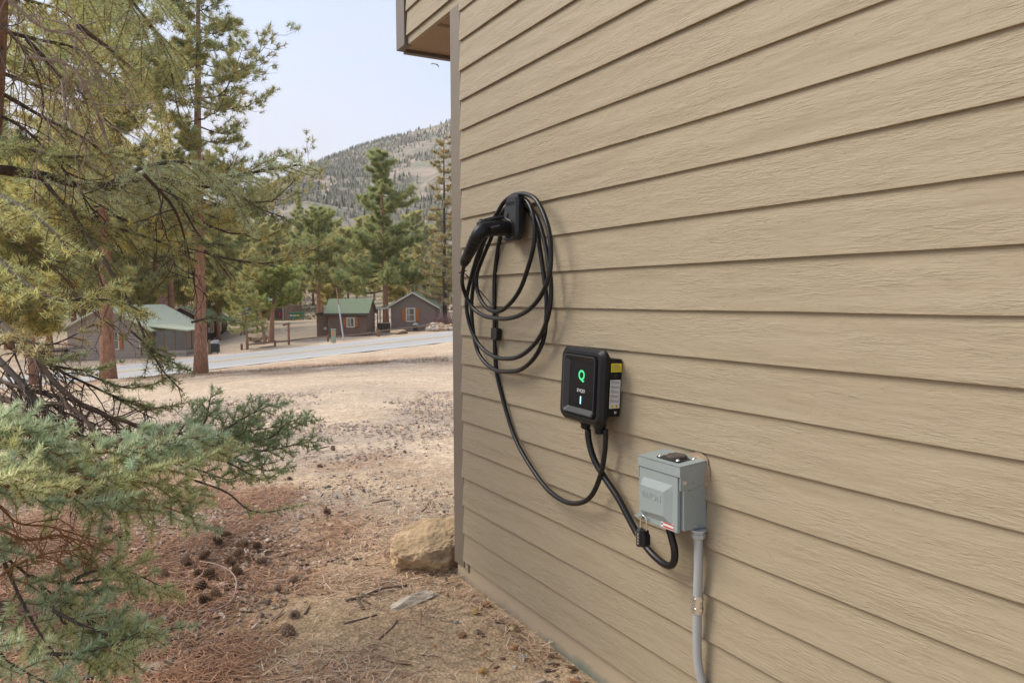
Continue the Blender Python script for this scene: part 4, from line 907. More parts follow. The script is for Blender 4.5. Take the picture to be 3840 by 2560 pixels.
t = MB().box((-.05, -.024, .06), (.05, -.0205, .16)).box((-.05, -.024, .28), (.05, -.0205, .36)).box((-.05, -.024, .46), (.05, -.0205, .54)); obj('print', t, M['white_print'], o)
p0 = Pf(*z6(1060, 625), 100); p1 = Pf(*z6(1022, 478), 100); o = obj('dead_snag', MB().tube([(0, 0, -3), (p1 - p0) * .5 + np.array([.1, 0, 0]), p1 - p0], [.12, .1, .05], 6), M['aspen']); o.location = p0; tag(o, 'short pale dead snag on the slope above the green roof', 'dead tree')

def rock_mesh(r, seed, sub=3, col=(.4, .3, .2), col2=None, rough=.12, cuts=7, squash=.8, sx=1.0, sy=1.0, nsc=1.6, fine=0.0):
    import bmesh
    R_ = np.random.default_rng(seed); bm = bmesh.new(); bmesh.ops.create_icosphere(bm, subdivisions=sub, radius=1)
    v = np.array([q.co[:] for q in bm.verts]); f = np.array([[q.index for q in fc.verts] for fc in bm.faces]); bm.free()
    for _ in range(cuts):
        n = unit(R_.normal(size=3)); d = R_.uniform(.55, .85); k = v @ n; over = np.maximum(k - d, 0); v = v - over[:, None] * n * .92
    off = Vector(R_.uniform(-20, 20, 3))
    nn = np.array([noise.fractal(Vector(p) * nsc + off, .9, 2.1, 5) for p in v]); v = v * (1 + rough * nn)[:, None]
    if fine: v = v * (1 + fine * np.array([noise.fractal(Vector(p) * 14 + off, .6, 2.1, 4) for p in v]))[:, None]
    v = v * np.array([sx, sy, squash]) * r
    c = np.array(col)[None] * (1 + .55 * nn[:, None] * 1.0)
    if col2 is not None:
        k = np.clip(np.array([noise.fractal(Vector(p) * .35 / max(r, .01) * 1.2 + off, 1, 2, 4) for p in v]) * 1.4 + .4, 0, 1)[:, None]; c = c * (1 - k) + np.array(col2) * k * (1 + .4 * nn[:, None])
    mb = MB().add(v, f3=f); mb.c = [np.clip(c, .02, 1)]; return mb
# stone retaining wall by the corner
t = empty('stone_wall', base(1015, 56), 'low dry stone retaining wall beside the road at the house corner', 'stone wall'); wo_ = np.array(t.location)
for i in range(34):
    xx = 2055 + (i % 13) * 20 + rnd.uniform(-6, 6); row = i // 13; p = Pf(*z6(xx, 912 - row * 26 - (xx - 2050) * .05 + rnd.uniform(-5, 5)), 54.6 + row * .35)
    c = rnd.choice([(.40, .33, .26), (.33, .27, .22), (.45, .38, .30), (.42, .28, .16)]); o = obj('stone', rock_mesh(rnd.uniform(.17, .27), 300 + i, 1, c, sx=1.3), M['rock'], t); o.location = p - wo_
for i, (x, y, Yp, r, lb) in enumerate([(328, 975, 57, .95, 'flat tan boulder at the foot of the leaning pine'), (300, 1000, 55, .5, 'small tan boulder near the young pine'), (1755, 935, 56.5, .75, 'pale flat slab in front of the gabled cabin')]):
    p = Pf(*z6(x, y), Yp); o = obj('boulder', rock_mesh(r, 330 + i, 2, (.38, .29, .19), squash=.35), M['rock']); o.location = p; tag(o, lb, 'rock')

# ------------------------------------------------------------------ the house wall in front
house = empty('house', WC, 'tan lap-sided house wall with dark corner trim and cantilevered upper floor', 'house', WA)
EXP = .1524; Z0 = .074; SMAX = 7.5; ZTOP = 5.6
obj('wall_core', MB().box((-.12, .022, -.6), (SMAX, 4, ZTOP)), M['trim'], house)
obj('foundation', MB().box((-.115, .004, -.6), (SMAX, .0215, Z0 + .02)), M['foundation'], house)
def plank(s0, s1, z0, h=EXP, seg=.12, tilt_n=.0185, z_over=.02, lo=.0):
    n = max(2, int((s1 - s0) / seg)); s = np.linspace(0, s1 - s0, n + 1); R_ = rnd.random() * 100
    wz = np.array([noise.noise(Vector(((a + s0) * 1.7, R_, 0))) * .0020 + noise.noise(Vector(((a + s0) * 9, R_, 5))) * .0008 for a in s])
    wy = np.array([noise.noise(Vector(((a + s0) * 1.1, R_, 9))) * .0025 for a in s]) + rnd.uniform(-.001, .0015)
    # rows: bottom back, bottom front, front upper, top
    rows = []
    t_ = .0085
    rows.append(np.stack([s, -tilt_n + t_ - wy, wz], 1)); rows.append(np.stack([s, -tilt_n - wy, wz + .0004], 1)); rows.append(np.stack([s, -tilt_n - wy - .0002, wz + .0025], 1))
    rows.append(np.stack([s, -.008 + 0 * s, 0 * s + h * .97], 1)); rows.append(np.stack([s, -.006 + 0 * s, 0 * s + h + z_over], 1)); rows.append(np.stack([s, .002 + 0 * s, 0 * s + h + z_over], 1))
    V = np.vstack(rows); f = []
    for r_ in range(5):
        for i in range(n): a = r_ * (n + 1) + i; f.append((a, a + 1, a + n + 2, a + n + 1))
    mb = MB().add(V, f4=f); k = n + 1; mb.poly.append([r_ * k for r_ in range(6)]); mb.poly.append([r_ * k + n for r_ in range(6)][::-1])
    o = obj('plank', mb, M['siding'], house); o.location = (s0, 0, z0); return o
joints = {}
kk = int((ZTOP - Z0) / EXP)
for i in range(kk):
    z0 = Z0 + i * EXP; js = joints.get(i, rnd.uniform(3.2, 3.66)); s = -.004 + rnd.uniform(-.003, .006)
    cuts = [s, js]
    while cuts[-1] < SMAX: cuts.append(min(SMAX, cuts[-1] + 3.66))
    for a, b_ in zip(cuts[:-1], cuts[1:]): plank(a, b_ - .0006, z0)
obj('corner_board', MB().box((-.134, -.008, .03), (-.0085, .0215, 3.02)), M['trim'], house, bevel=.003)
obj('corner_return', MB().box((-.136, .022, .03), (-.1205, .12, 3.02)), M['trim'], house)
obj('starter_block', MB().box((.0, -.006, .02), (.035, .0035, Z0 - .002)), M['siding'], house)
# cantilevered floor above the corner
obj('upper_core', MB().box((-.885, .022, 3.045), (-.121, 3.2, ZTOP)), M['trim'], house)
obj('skirt_board', MB().box((-.76, -.0035, 3.02), (-.006, .021, 3.085)), M['siding'], house)
z = 3.068
while z < ZTOP - .1: plank(-.755, -.009 if z > 3.1 else -.009, z, .146); z += .146
obj('upper_corner_board', MB().box((-.902, -.026, 3.016), (-.764, .0215, ZTOP)), M['trim_grey'], house, bevel=.003)
for (y0, y1, x0) in ((.02, .40, -.86), (.405, 1.2, -.86), (1.205, 2.0, -.86), (2.005, 3.2, -.86)): obj('soffit_panel', MB().box((x0, y0 + .003, 3.024), (-.1205, y1, 3.042)), M['soffit'], house)
for xx in (-.38, -.36): obj('soffit_batten', MB().box((xx - .004, .03, 3.018), (xx + .004, 3.15, 3.0235)), M['soffit'], house)
obj('soffit_trim', MB().box((-.905, .022, 3.004), (-.862, 3.2, 3.06)), M['trim_grey'], house)
obj('roof', MB().prism([(-1.4, ZTOP + .02), (SMAX + .2, ZTOP + .02), (SMAX + .2, ZTOP + .25), (-1.4, ZTOP + .25)], -.5, 4.4), M['roof_green'], house)

def wthing(name, s, n, z, label, cat): return empty(name, wloc(s, n, z), label, cat, WA)
RX = Matrix.Rotation(math.radians(90), 4, 'X')      # text facing -y (out of the wall)
def rrect(x0, x1, z0, z1, r, n=6):
    out = []
    for cx_, cz_, a0 in ((x1 - r, z1 - r, 0), (x0 + r, z1 - r, 90), (x0 + r, z0 + r, 180), (x1 - r, z0 + r, 270)):
        for i in range(n + 1): a = math.radians(a0 + 90 * i / n); out.append((cx_ + r * math.cos(a), cz_ + r * math.sin(a)))
    return out[::-1]
def loft(outlines_y, cap0=True, cap1=True):
    """outlines_y: list of (outline points, y); same point count"""
    mb = MB(); n = len(outlines_y[0][0]); v = []
    for pts, y in outlines_y: v += [(a, y, b_) for a, b_ in pts]
    f = []
    for k in range(len(outlines_y) - 1):
        for i in range(n): f.append((k * n + i, k * n + (i + 1) % n, (k + 1) * n + (i + 1) % n, (k + 1) * n + i))
    mb.add(v, f4=f)
    if cap0: mb.poly.append(list(range(n))[::-1])
    if cap1: mb.poly.append([(len(outlines_y) - 1) * n + i for i in range(n)])
    return mb
# --- charger.  local origin at its centre on the wall
cs, cz = 1.275, 1.152
ch = wthing('ev_charger', cs, .0, cz, 'black wall-mounted electric car charger with glowing green letter on its screen', 'charger')
ch.rotation_euler = (math.radians(-2.2), math.radians(1.2), WA)
hw, hh = .143, .142
obj('back_box', loft([(rrect(-.095, .128, -.105, .110, .006), -.018), (rrect(-.095, .128, -.105, .110, .006), -.07)]), M['plastic'], ch, bevel=.003)
obj('body', loft([(rrect(-hw + .016, hw - .016, -hh + .012, hh - .012, .03), -.0705), (rrect(-hw + .012, hw - .012, -hh + .008, hh - .008, .03), -.088), (rrect(-hw, hw, -hh, hh, .032), -.0885), (rrect(-hw, hw, -hh, hh, .032), -.102), (rrect(-hw + .012, hw - .012, -hh + .012, hh - .012, .028), -.116)], cap1=False), M['plastic'], ch)
obj('face_frame', loft([(rrect(-hw + .0125, hw - .0125, -hh + .0125, hh - .0125, .028), -.1155), (rrect(-hw + .028, hw - .028, -hh + .026, hh - .024, .02), -.1165), (rrect(-hw + .030, hw - .030, -hh + .028, hh - .026, .02), -.106)], cap0=False, cap1=False), M['plastic'], ch)
obj('screen_bezel', loft([(rrect(-hw + .0305, hw - .040, -hh + .0285, hh - .0265, .018), -.105), (rrect(-hw + .032, hw - .042, -hh + .030, hh - .028, .018), -.121), (rrect(-hw + .037, hw - .047, -hh + .035, hh - .033, .015), -.1215), (rrect(-hw + .060, hw - .056, -hh + .054, hh - .050, .004), -.108)], cap0=False, cap1=False), M['plastic2'], ch)
obj('inner_step', loft([(rrect(-hw + .028, hw - .028, -hh + .026, hh - .024, .02), -.1045), (rrect(-hw + .0275, hw - .0275, -hh + .0255, hh - .0235, .02), -.1055)]), M['plastic'], ch)
sc_ = obj('screen', MB().box((-hw + .059, -.1085, -hh + .053), (hw - .055, -.1078, hh - .049)), M['screen'], ch)
sx0 = .002
text_part('Q', .052, M['green_led'], sc_, (sx0 - .003, -.1092, .036), RX, .0003, 'letter_q', bold=.0012)
text_part('EVIQO', .0175, M['white_print'], sc_, (sx0 - .003, -.1092, -.022), RX, .0003, 'lettering', 1.05, .0)
obj('status_light', MB().box((sx0 - .006, -.1096, -.072), (sx0 - .001, -.1086, -.043)), M['blue_led'], sc_)
# stickers on the side that faces the viewer (+x side of back box)
xr_ = .1282
st = obj('warning_sticker', MB().box((xr_, -.068, .062), (xr_ + .0006, -.020, .094)), M['yellow'], ch)
mb = MB()
for i in range(6): mb.box((xr_ + .0007, -.064 + .004 * (i < 2), .088 - i * .0042), (xr_ + .001, -.025 - .006 * (i < 2), .0895 - i * .0042))
obj('print', mb, M['greyprint'], st)
st = obj('instruction_sticker', MB().box((xr_, -.069, -.073), (xr_ + .0006, -.022, .033)), M['white'], ch)
mb = MB()
for i in range(19):
    if i % 4 == 3: continue
    z_ = .028 - i * .0043; mb.box((xr_ + .0007, -.065, z_), (xr_ + .001, -.027 - (.022 if i % 4 == 0 else rnd.uniform(0, .006)), z_ + .0018))
obj('print', mb, M['greyprint'], st)
for yc in (-.056, -.036):
    tr = MB().prism([(yc - .008, -.070), (yc + .008, -.070), (yc, -.056)], xr_ + .0008, xr_ + .0012, 'x'); obj('warning_triangle', tr, M['yellow'], st)
    obj('print', MB().box((xr_ + .0013, yc - .0012, -.068), (xr_ + .0015, yc + .0012, -.061)), M['blackprint'], st)
Mx = Matrix.Translation((xr_, -.045, .048)) @ Matrix.Rotation(math.radians(90), 4, 'Y'); obj('plug_cap', MB().lathe([(.011, 0), (.011, .002), (.009, .003), (.002, .003)], Mx, 14), M['plastic2'], ch)
Mx = Matrix.Translation((xr_, -.040, -.088)) @ Matrix.Rotation(math.radians(90), 4, 'Y'); obj('screw', MB().lathe([(.006, 0), (.006, .003), (.003, .004), (.001, .004)], Mx, 10), M['chrome'], ch)
def gland(x, y, z): return MB().lathe([(.021, .012), (.021, -.006), (.024, -.008), (.024, -.024), (.020, -.028), (.0185, -.044), (.0145, -.048), (.011, -.049)], Matrix.Translation((x, y, z)), 14)
obj('cable_gland', gland(-.045, -.05, -hh + .012), M['plastic'], ch); obj('cable_gland', gland(.066, -.062, -hh + .012), M['plastic'], ch)
# --- gland exits in wall coordinates, from the photo
def z1(x, y): return 1650 + .5102 * x, 680 + .5102 * y
def zd(x, y): return x * K, y * K
def wpts(lst, conv):
    out = []
    for x, y, n in lst: s, z = wp(*conv(x, y), n); out.append((s, -n, z))
    return out
# --- coiled charging cable: one run, from the gun to the charger
run = [(176, 610, .225), (165, 680, .20), (163, 745, .17), (180, 815, .145), (212, 885, .125), (262, 950, .115), (330, 990, .112), (405, 1005, .11), (470, 1010, .11), (555, 995, .11), (640, 952, .11), (710, 885, .108), (765, 795, .105), (800, 700, .10), (815, 590, .095), (812, 450, .09), (793, 330, .085), (752, 215, .08), (705, 135, .078), (650, 100, .072), (595, 92, .068), (535, 105, .065), (470, 155, .07), (420, 235, .08), (372, 320, .09), (330, 415, .10), (280, 530, .10), (238, 670, .10), (210, 780, .10),
       (196, 860, .10), (200, 970, .095), (235, 1100, .09), (300, 1215, .085), (395, 1285, .082), (490, 1303, .08), (590, 1282, .078), (690, 1200, .075), (760, 1090, .073), (805, 940, .07), (816, 780, .065), (798, 600, .058), (770, 450, .052), (735, 320, .048), (690, 225, .046), (625, 160, .046), (555, 150, .046), (475, 205, .05), (420, 300, .056), (375, 415, .062), (315, 560, .066), (275, 670, .07), (268, 760, .072), (290, 850, .074), (340, 925, .075), (405, 956, .075), (465, 940, .075), (535, 875, .075), (595, 780, .072), (645, 640, .068), (685, 490, .065), (697, 350, .062), (680, 230, .058), (640, 145, .054), (590, 122, .05), (520, 165, .05), (440, 260, .05),
       (370, 360, .05), (315, 470, .05), (275, 620, .05), (243, 780, .05), (232, 930, .05), (243, 1090, .052), (275, 1240, .055), (335, 1335, .057), (415, 1388, .058), (505, 1398, .058), (600, 1378, .057), (690, 1300, .055), (755, 1180, .052), (778, 1050, .048), (784, 900, .044), (768, 730, .04), (738, 520, .036), (708, 350, .032), (660, 230, .03), (590, 175, .028), (520, 200, .026), (470, 300, .024), (440, 420, .024), (416, 560, .024), (401, 720, .024), (399, 900, .024), (401, 1080, .024), (405, 1280, .024), (425, 1450, .026)]
run2 = [(1165, 952, .032), (1185, 1010, .04), (1215, 1065, .05), (1255, 1120, .06), (1295, 1150, .065), (1330, 1155, .068), (1358, 1138, .068), (1378, 1095, .065), (1388, 1045, .062), (1391, 1005, .062), (1391, 985, .062)]
cab_pts = wpts(run, z1) + wpts(run2, zd)
cable = wthing('charging_cable', 0, 0, 0, 'long black charging cable coiled in loops below its gun-shaped plug on the holster', 'cable')
cp_s = catmull(cab_pts, 8)
obj('cable', MB().tube(cp_s, .0100, 12), M['rubber'], cable, smooth=True)
# gun
gp = [np.array(a) for a in wpts([(505, 345, .095), (430, 342, .15), (350, 350, .20), (300, 372, .235), (262, 430, .25), (225, 505, .252), (200, 555, .245), (182, 590, .238), (176, 612, .226)], z1)]
gsm = catmull(gp, 6); tt = np.linspace(0, 1, len(gsm))
rad = np.interp(tt, [0, .12, .3, .42, .55, .72, .80, 1], [.036, .036, .034, .032, .028, .0235, .0215, .0145])
obj('gun_body', MB().tube(gsm[:int(len(gsm) * .80)], rad[:int(len(gsm) * .80)], 18), M['plastic'], cable, smooth=True)
for i in range(5):
    k = .80 + i * .038; j = int(k * (len(gsm) - 1)); d_ = unit(gsm[min(j + 1, len(gsm) - 1)] - gsm[j - 1]); p = gsm[j]
    obj('strain_relief_rib', MB().tube([p - d_ * .0045, p - d_ * .002, p + d_ * .002, p + d_ * .0045], np.array([.92, 1.08, 1.08, .92]) * (.0225 - i * .0012), 16), M['plastic'], cable, smooth=False)
p0, p1 = gp[0], gp[1]; d_ = unit(p0 - p1)
obj('gun_collar', MB().tube([p0 - d_ * .010, p0 - d_ * .008, p0 + d_ * .010, p0 + d_ * .012], [.038, .041, .041, .038], 20), M['plastic'], cable, smooth=False)
lt = wpts([(470, 262, .13), (405, 275, .165), (330, 295, .205), (285, 318, .235)], z1)
obj('latch_lever', MB().tube([np.array(a) for a in lt], [.009, .013, .014, .008], 6), M['plastic'], cable)
lt = wpts([(330, 292, .21), (300, 298, .225), (278, 322, .24)], z1); obj('release_button', MB().tube([np.array(a) for a in lt], [.010, .014, .010], 4), M['plastic2'], cable)
gr_ = wpts([(455, 330, .165), (385, 346, .198)], z1); a_, b__ = np.array(gr_[0]), np.array(gr_[1]); a_ += np.array([0.004, -.012, 0]); b__ += np.array([.004, -.008, 0])
obj('grip_inlay', MB().tube([a_, b__], .0068, 8), M['plastic'], cable)
for i in range(6):
    j = int((.52 + i * .042) * (len(gsm) - 1)); p = gsm[j]; d_ = unit(gsm[j + 1] - gsm[j - 1]); r_ = rad[j]
    obj('grip_ridge', MB().tube([p - d_ * .0015, p + d_ * .0015], r_ + .0009, 18), M['plastic2'], cable)
# hook and loop strap with its ring and tab
rp = np.array(wpts([(165, 665, .205)], z1)[0]); d_ = np.array([.1, .25, -1.]); d_ = unit(d_)
obj('strap_ring', MB().tube([rp - d_ * .003, rp - d_ * .002, rp + d_ * .002, rp + d_ * .003], [.0125, .020, .020, .0125], 16), M['rubber'], cable)
obj('strap', MB().tube(catmull(wpts([(185, 680, .19), (240, 735, .15), (290, 800, .125), (345, 865, .11), (395, 925, .10)], z1), 5), .0028, 6), M['rubber'], cable)
obj('strap', MB().tube(catmull(wpts([(420, 970, .05), (425, 1030, .04), (425, 1080, .035)], z1), 5), .003, 6), M['rubber'], cable)
tb = wpts([(405, 1078, .035), (405, 1165, .035)], z1); (s_a, y_a, z_a), (s_b, y_b, z_b) = tb
obj('strap_tab', MB().prism([(s_a - .022, z_b + .004), (s_a + .030, z_b - .002), (s_a + .042, z_b + .012), (s_a + .045, z_a - .008), (s_a + .038, z_a), (s_a - .018, z_a + .002)], -.05, -.021), M['rubber'], cable, bevel=.004)
# --- holster
ho = wthing('cable_holster', 0, 0, 0, 'black wall holster with raised lettering that holds the charging gun', 'holster')
def hol(x0b, x1b, x0t, x1t, z0_, z1_, r=.03):
    out = rrect(-1, 1, -1, 1, .45, 6); o2 = []
    for a, b_ in out:
        t_ = (b_ + 1) / 2; o2.append((lerp(x0b, x0t, t_) + (lerp(x1b, x1t, t_) - lerp(x0b, x0t, t_)) * (a + 1) / 2, lerp(z0_, z1_, t_)))
    return o2
obj('mount', loft([(hol(.535, .675, .57, .665, 1.762, 1.90), -.018), (hol(.54, .69, .575, .68, 1.76, 1.91), -.05)]), M['plastic'], ho)
obj('shell', loft([(hol(.585, .715, .625, .715, 1.752, 1.925), -.0505), (hol(.59, .735, .64, .745, 1.742, 1.94), -.055), (hol(.595, .74, .645, .75, 1.742, 1.942), -.082), (hol(.60, .735, .652, .742, 1.75, 1.934), -.095)]), M['plastic2'], ho)
sc0 = wpts([(500, 345, .09)], z1)[0]; Mx = Matrix.Translation((sc0[0], -.0955, sc0[2])) @ Matrix.Rotation(math.radians(90), 4, 'X')
obj('socket_ring', MB().lathe([(.046, -.002), (.046, .008), (.042, .010), (.039, .008), (.038, -.002)], Mx, 24), M['plastic'], ho)
lp = wpts([(510, 165, .0965)], z1)[0]; text_part('EVIQO', .0245, M['blackprint'], ho, (lp[0] + .006, -.0962, lp[2]), RX, .0008, 'lettering')
obj('latch_slot', MB().box((sc0[0] - .018, -.100, sc0[2] + .045), (sc0[0] + .010, -.0955, sc0[2] + .066)), M['blackprint'], ho, bevel=.002)

# --- power cord from charger to outlet box
cord = wthing('power_cord', 0, 0, 0, 'thick black power cord hanging from the charger to the grey outlet box', 'power cord')
pc_ = wpts([(1350, 985, .055), (1353, 1015, .055), (1365, 1055, .055), (1388, 1095, .052), (1418, 1140, .050), (1445, 1190, .05), (1468, 1232, .052), (1495, 1268, .056), (1522, 1292, .062), (1540, 1298, .068), (1549, 1285, .072), (1549, 1260, .075), (1543, 1235, .075), (1537, 1212, .075), (1533, 1195, .075)], zd)
obj('cord', MB().tube(catmull(pc_, 8), .0125, 12), M['rubber'], cord, smooth=True)
# --- grey outlet box
eb = wthing('outlet_box', 0, 0, 0, 'grey metal outdoor outlet box with hinged embossed cover and red and white warning label', 'outlet box')
x0, x1, zb0, zt0, dn = 1.648, 1.853, .745, .955, .120
obj('box_body', MB().box((x0, -dn + .014, zb0), (x1, -.012, zt0 - .03)), M['grey'], eb, bevel=.002)
obj('cover', MB().prism([(x0 - .003, zb0 - .008), (x1 - .012, zb0 - .008), (x1 - .012, zt0 - .036), (x0 - .003, zt0 - .036)], -dn - .002, -dn + .012), M['grey'], eb, bevel=.003)
mb = MB(); mb.prism([(-dn - .004, zt0 - .036), (-dn - .004, zt0 - .003), (-.004, zt0 + .006), (-.004, zt0 - .062), (-dn + .03, zt0 - .078), (-dn - .004, zt0 - .078)], x1 - .002, x1 + .003, 'x')
hood = obj('hood', mb, M['grey'], eb, bevel=.001)
mb = MB(); mb.box((x0 - .005, -dn - .006, zt0 - .034), (x1 + .003, -dn - .003, zt0)); obj('hood_lip', mb, M['grey'], hood)
mb = MB(); v = [(x0 - .005, -dn - .006, zt0 + .0005), (x1 + .003, -dn - .006, zt0 + .0005), (x1 + .003, -.004, zt0 + .0105), (x0 - .005, -.004, zt0 + .0105)]; v += [(a, b_, c - .0035) for a, b_, c in v]
obj('hood_top', MB().add(v, f4=[(0, 1, 2, 3), (7, 6, 5, 4), (0, 4, 5, 1), (1, 5, 6, 2), (2, 6, 7, 3), (3, 7, 4, 0)]), M['grey'], hood)
obj('hood_side', MB().box((x0 - .005, -dn - .003, zt0 - .075), (x0 - .0025, -.004, zt0 - .0015)), M['grey'], hood)
# embossed panel on the cover
ex0, ex1, ez0, ez1 = x0 + .018, x1 - .035, zb0 + .012, zt0 - .068
mb = MB(); yb, yf = -dn - .002, -dn - .014
v = [(ex0, yb, ez0), (ex1, yb, ez0), (ex1, yb, ez1), (ex0, yb, ez1), (ex0 + .001, yf, ez0 + .018), (ex1 - .032, yf, ez0 + .024), (ex1 - .032, yf, ez1 - .026), (ex0 + .001, yf, ez1 - .026)]
mb.add(v, f4=[(4, 5, 6, 7), (0, 1, 5, 4), (1, 2, 6, 5), (2, 3, 7, 6), (3, 0, 4, 7)]); cv = obj('embossed_panel', mb, M['grey'], eb, bevel=.0025)
text_part('EATON', .028, M['grey'], cv, ((ex0 + ex1 - .035) / 2, yf - .0002, (ez0 + ez1) / 2 + .012), RX, .0011, 'embossed_lettering', 1.05, .0004)
lb_ = obj('warning_label', MB().box((x1 - .092, yb - .0008, zb0 - .004), (x1 - .030, yb - .0002, zb0 + .017)), M['white'], eb)
mb = MB().box((x1 - .080, yb - .0012, zb0 + .011), (x1 - .030, yb - .0009, zb0 + .0155)).box((x1 - .080, yb - .0012, zb0 - .002), (x1 - .030, yb - .0009, zb0 + .003)); obj('print', mb, M['red'], lb_)
mb = MB().box((x1 - .089, yb - .0012, zb0 + .003), (x1 - .083, yb - .0009, zb0 + .010)); obj('print', mb, M['blackprint'], lb_)
def screw_at(x, y, z, ax='z', r=.006, par=None, name='screw'):
    Mx = Matrix.Translation((x, y, z))
    if ax == 'x': Mx = Mx @ Matrix.Rotation(math.radians(90), 4, 'Y')
    return obj(name, MB().lathe([(r * 1.3, 0), (r * 1.3, .0015), (r, .002), (r * .9, .006), (r * .3, .0065)], Mx, 8), M['chrome'], par or eb)
zz = zt0 + .0045; hx, hy = x0 + .118, -.062
obj('hub_plate', MB().prism([(hx - .052, hy - .042), (hx + .052, hy - .042), (hx + .052, hy + .042), (hx - .052, hy + .042)], zz, zz + .003, 'z').add(np.zeros((0, 3))), M['dark_metal'], hood)
obj('hub_cap', MB().lathe([(.034, 0), (.034, .006), (.030, .010), (.004, .010)], Matrix.Translation((hx, hy, zz + .003)), 24), M['bark_grey'], hood)
for a, b_ in ((-.044, -.034), (.044, -.034), (.044, .034), (-.044, .034)): screw_at(hx + a, hy + b_, zz + .003, par=hood)
screw_at(x1 + .003, -dn + .012, zt0 - .052, 'x'); screw_at(x1 + .0, -.06, zb0 + .012, 'x', .002)
for y_, z_ in ((-.07, zt0 - .058), (-.022, zt0 - .055), (-.085, zt0 - .08)): 
    Mx = Matrix.Translation((x1 + .0035 if z_ > zt0 - .07 else x1, y_, z_)) @ Matrix.Rotation(math.radians(90), 4, 'Y'); obj('rivet_hole', MB().lathe([(.0028, 0), (.0022, .0006), (.0005, .0006)], Mx, 8), M['greyprint'], eb)
Mx = Matrix.Translation((x1, -.075, zt0 - .105)) @ Matrix.Rotation(math.radians(90), 4, 'Y'); obj('dimple', MB().lathe([(.006, 0), (.005, .0015), (.001, .002)], Mx, 12), M['grey'], eb)
# foam and caulk smear between box and wall
mb = MB(); Vc = []; n_ = 16
for i in range(n_ + 1):
    a = math.radians(160 - 215 * i / n_); cx_, cz_ = x1 - .035, zt0 - .045
    rr1 = np.array([.036, .045]) ; k = .9 + .25 * rnd.random()
    px_, pz_ = math.cos(a), math.sin(a); Vc.append((cx_ + px_ * .045 * (1.0 if px_ > 0 else 1.7), -.012 - .006, cz_ + pz_ * .062)); Vc.append((cx_ + px_ * .056 * k * (1.05 if px_ > 0 else 1.5), -.0155, cz_ + pz_ * .068 * k)); Vc.append((cx_ + px_ * .03, -.030, cz_ + pz_ * .045))
mb.add(Vc, f4=[q_ for i in range(n_) for q_ in ((3 * i, 3 * i + 3, 3 * i + 4, 3 * i + 1), (3 * i + 2, 3 * i + 5, 3 * i + 3, 3 * i))]); obj('caulk_smear', mb, M['caulk'], eb)
# --- conduit
cdt = wthing('conduit', 0, 0, 0, 'vertical galvanised metal conduit running from the grey box down to the ground', 'conduit')
s_top = wp(*zd(1604, 1232), .045)[0]; pts = [(s_top, -.045, zb0 - .01)]
for dx_, dy_, n_ in ((1604, 1300, .045), (1602, 1380, .045), (1601, 1460, .045), (1602, 1510, .045), (1606, 1540, .043), (1613, 1568, .038)): s_, z_ = wp(*zd(dx_, dy_), n_); pts.append((s_, -n_, z_))
s_l, _, z_l = pts[-1]; pts += [(s_l + .012, -.034, z_l - .05), (s_l + .016, -.032, -.2)]
obj('pipe', MB().tube(catmull(pts, 5), .0145, 16), M['galv'], cdt, smooth=True)
zc = wp(*zd(1602, 1386), .045)[1]; sx_ = wp(*zd(1602, 1386), .045)[0]
T_ = Matrix.Translation((sx_, -.045, zc))
M['zinc'] = mat('bright_zinc', (.70, .71, .72), .22, .9)
obj('coupling', MB().lathe([(.016, -.030), (.018, -.029), (.018, .029), (.016, .030)], T_, 16), M['zinc'], cdt)
for dz in (-.020, .012): obj('coupling_nut', MB().lathe([(.018, dz), (.0205, dz + .001), (.0205, dz + .010), (.018, dz + .011)], T_, 6), M['zinc'], cdt)
T_ = Matrix.Translation((s_top, -.045, zb0 - .03)); obj('connector', MB().lathe([(.021, .0), (.0225, .002), (.0225, .014), (.020, .016), (.020, .022), (.026, .023), (.026, .0285)], T_, 8), M['galv'], cdt)
# --- padlock
pk = wthing('padlock', 0, 0, 0, 'black four-dial combination padlock with chrome shackle on the outlet box hasp', 'padlock')
a = wp(*zd(1478, 1215), .135); b_ = wp(*zd(1478, 1255), .135); ls, lz1, lz0 = a[0], a[1], b_[1]; rl = .0135
px0 = ls - .012
obj('lock_body', MB().prism([(px0 + .004, lz0 + .004), (px0 + .030, lz0 + .004), (px0 + .036, lz0 + .012), (px0 + .036, lz1 - .018), (px0 + .030, lz1 - .010), (px0 + .027, lz1), (px0 + .004, lz1 - .002)], -.148, -.124), M['plastic'], pk, bevel=.002)
T_ = Matrix.Translation((px0, -.139, lz0)); obj('dial_barrel', MB().lathe([(.012, 0), (.0135, .003), (.0135, lz1 - lz0 - .008), (.010, lz1 - lz0), (.004, lz1 - lz0 + .004)], T_, 14), M['dark_metal'], pk)
for i in range(4):
    zz = lz0 + .008 + i * (lz1 - lz0 - .018) / 4; T_ = Matrix.Translation((px0, -.139, zz)); dl = obj('dial', MB().lathe([(.0135, 0), (.0146, .0012), (.0146, .0075), (.0135, .0087)], T_, 12), M['dark_metal'], pk)
    for k_, tx in enumerate(('3', '6')): text_part(tx, .0095, M['brass'], dl, (px0 + (.006 if k_ else -.007), -.139 - (.0142 if k_ else .0135), zz + .0044), Matrix.Rotation(.45 if k_ else -.5, 4, 'Z') @ RX, .0003, 'digit')
sh = [(px0 + .001, -.139, lz1 - .002), (px0 + .001, -.139, lz1 + .030), (px0 + .005, -.138, lz1 + .042), (px0 + .013, -.136, lz1 + .047), (px0 + .021, -.134, lz1 + .042), (px0 + .024, -.133, lz1 + .030), (px0 + .024, -.133, lz1 - .006)]
obj('shackle', MB().tube(catmull(sh, 5), .0032, 8), M['chrome'], pk, smooth=True)
obj('hasp', MB().box((x0 - .002, -dn - .024, zb0 + .006), (x0 + .022, -dn - .003, zb0 + .0085)), M['grey'], eb)

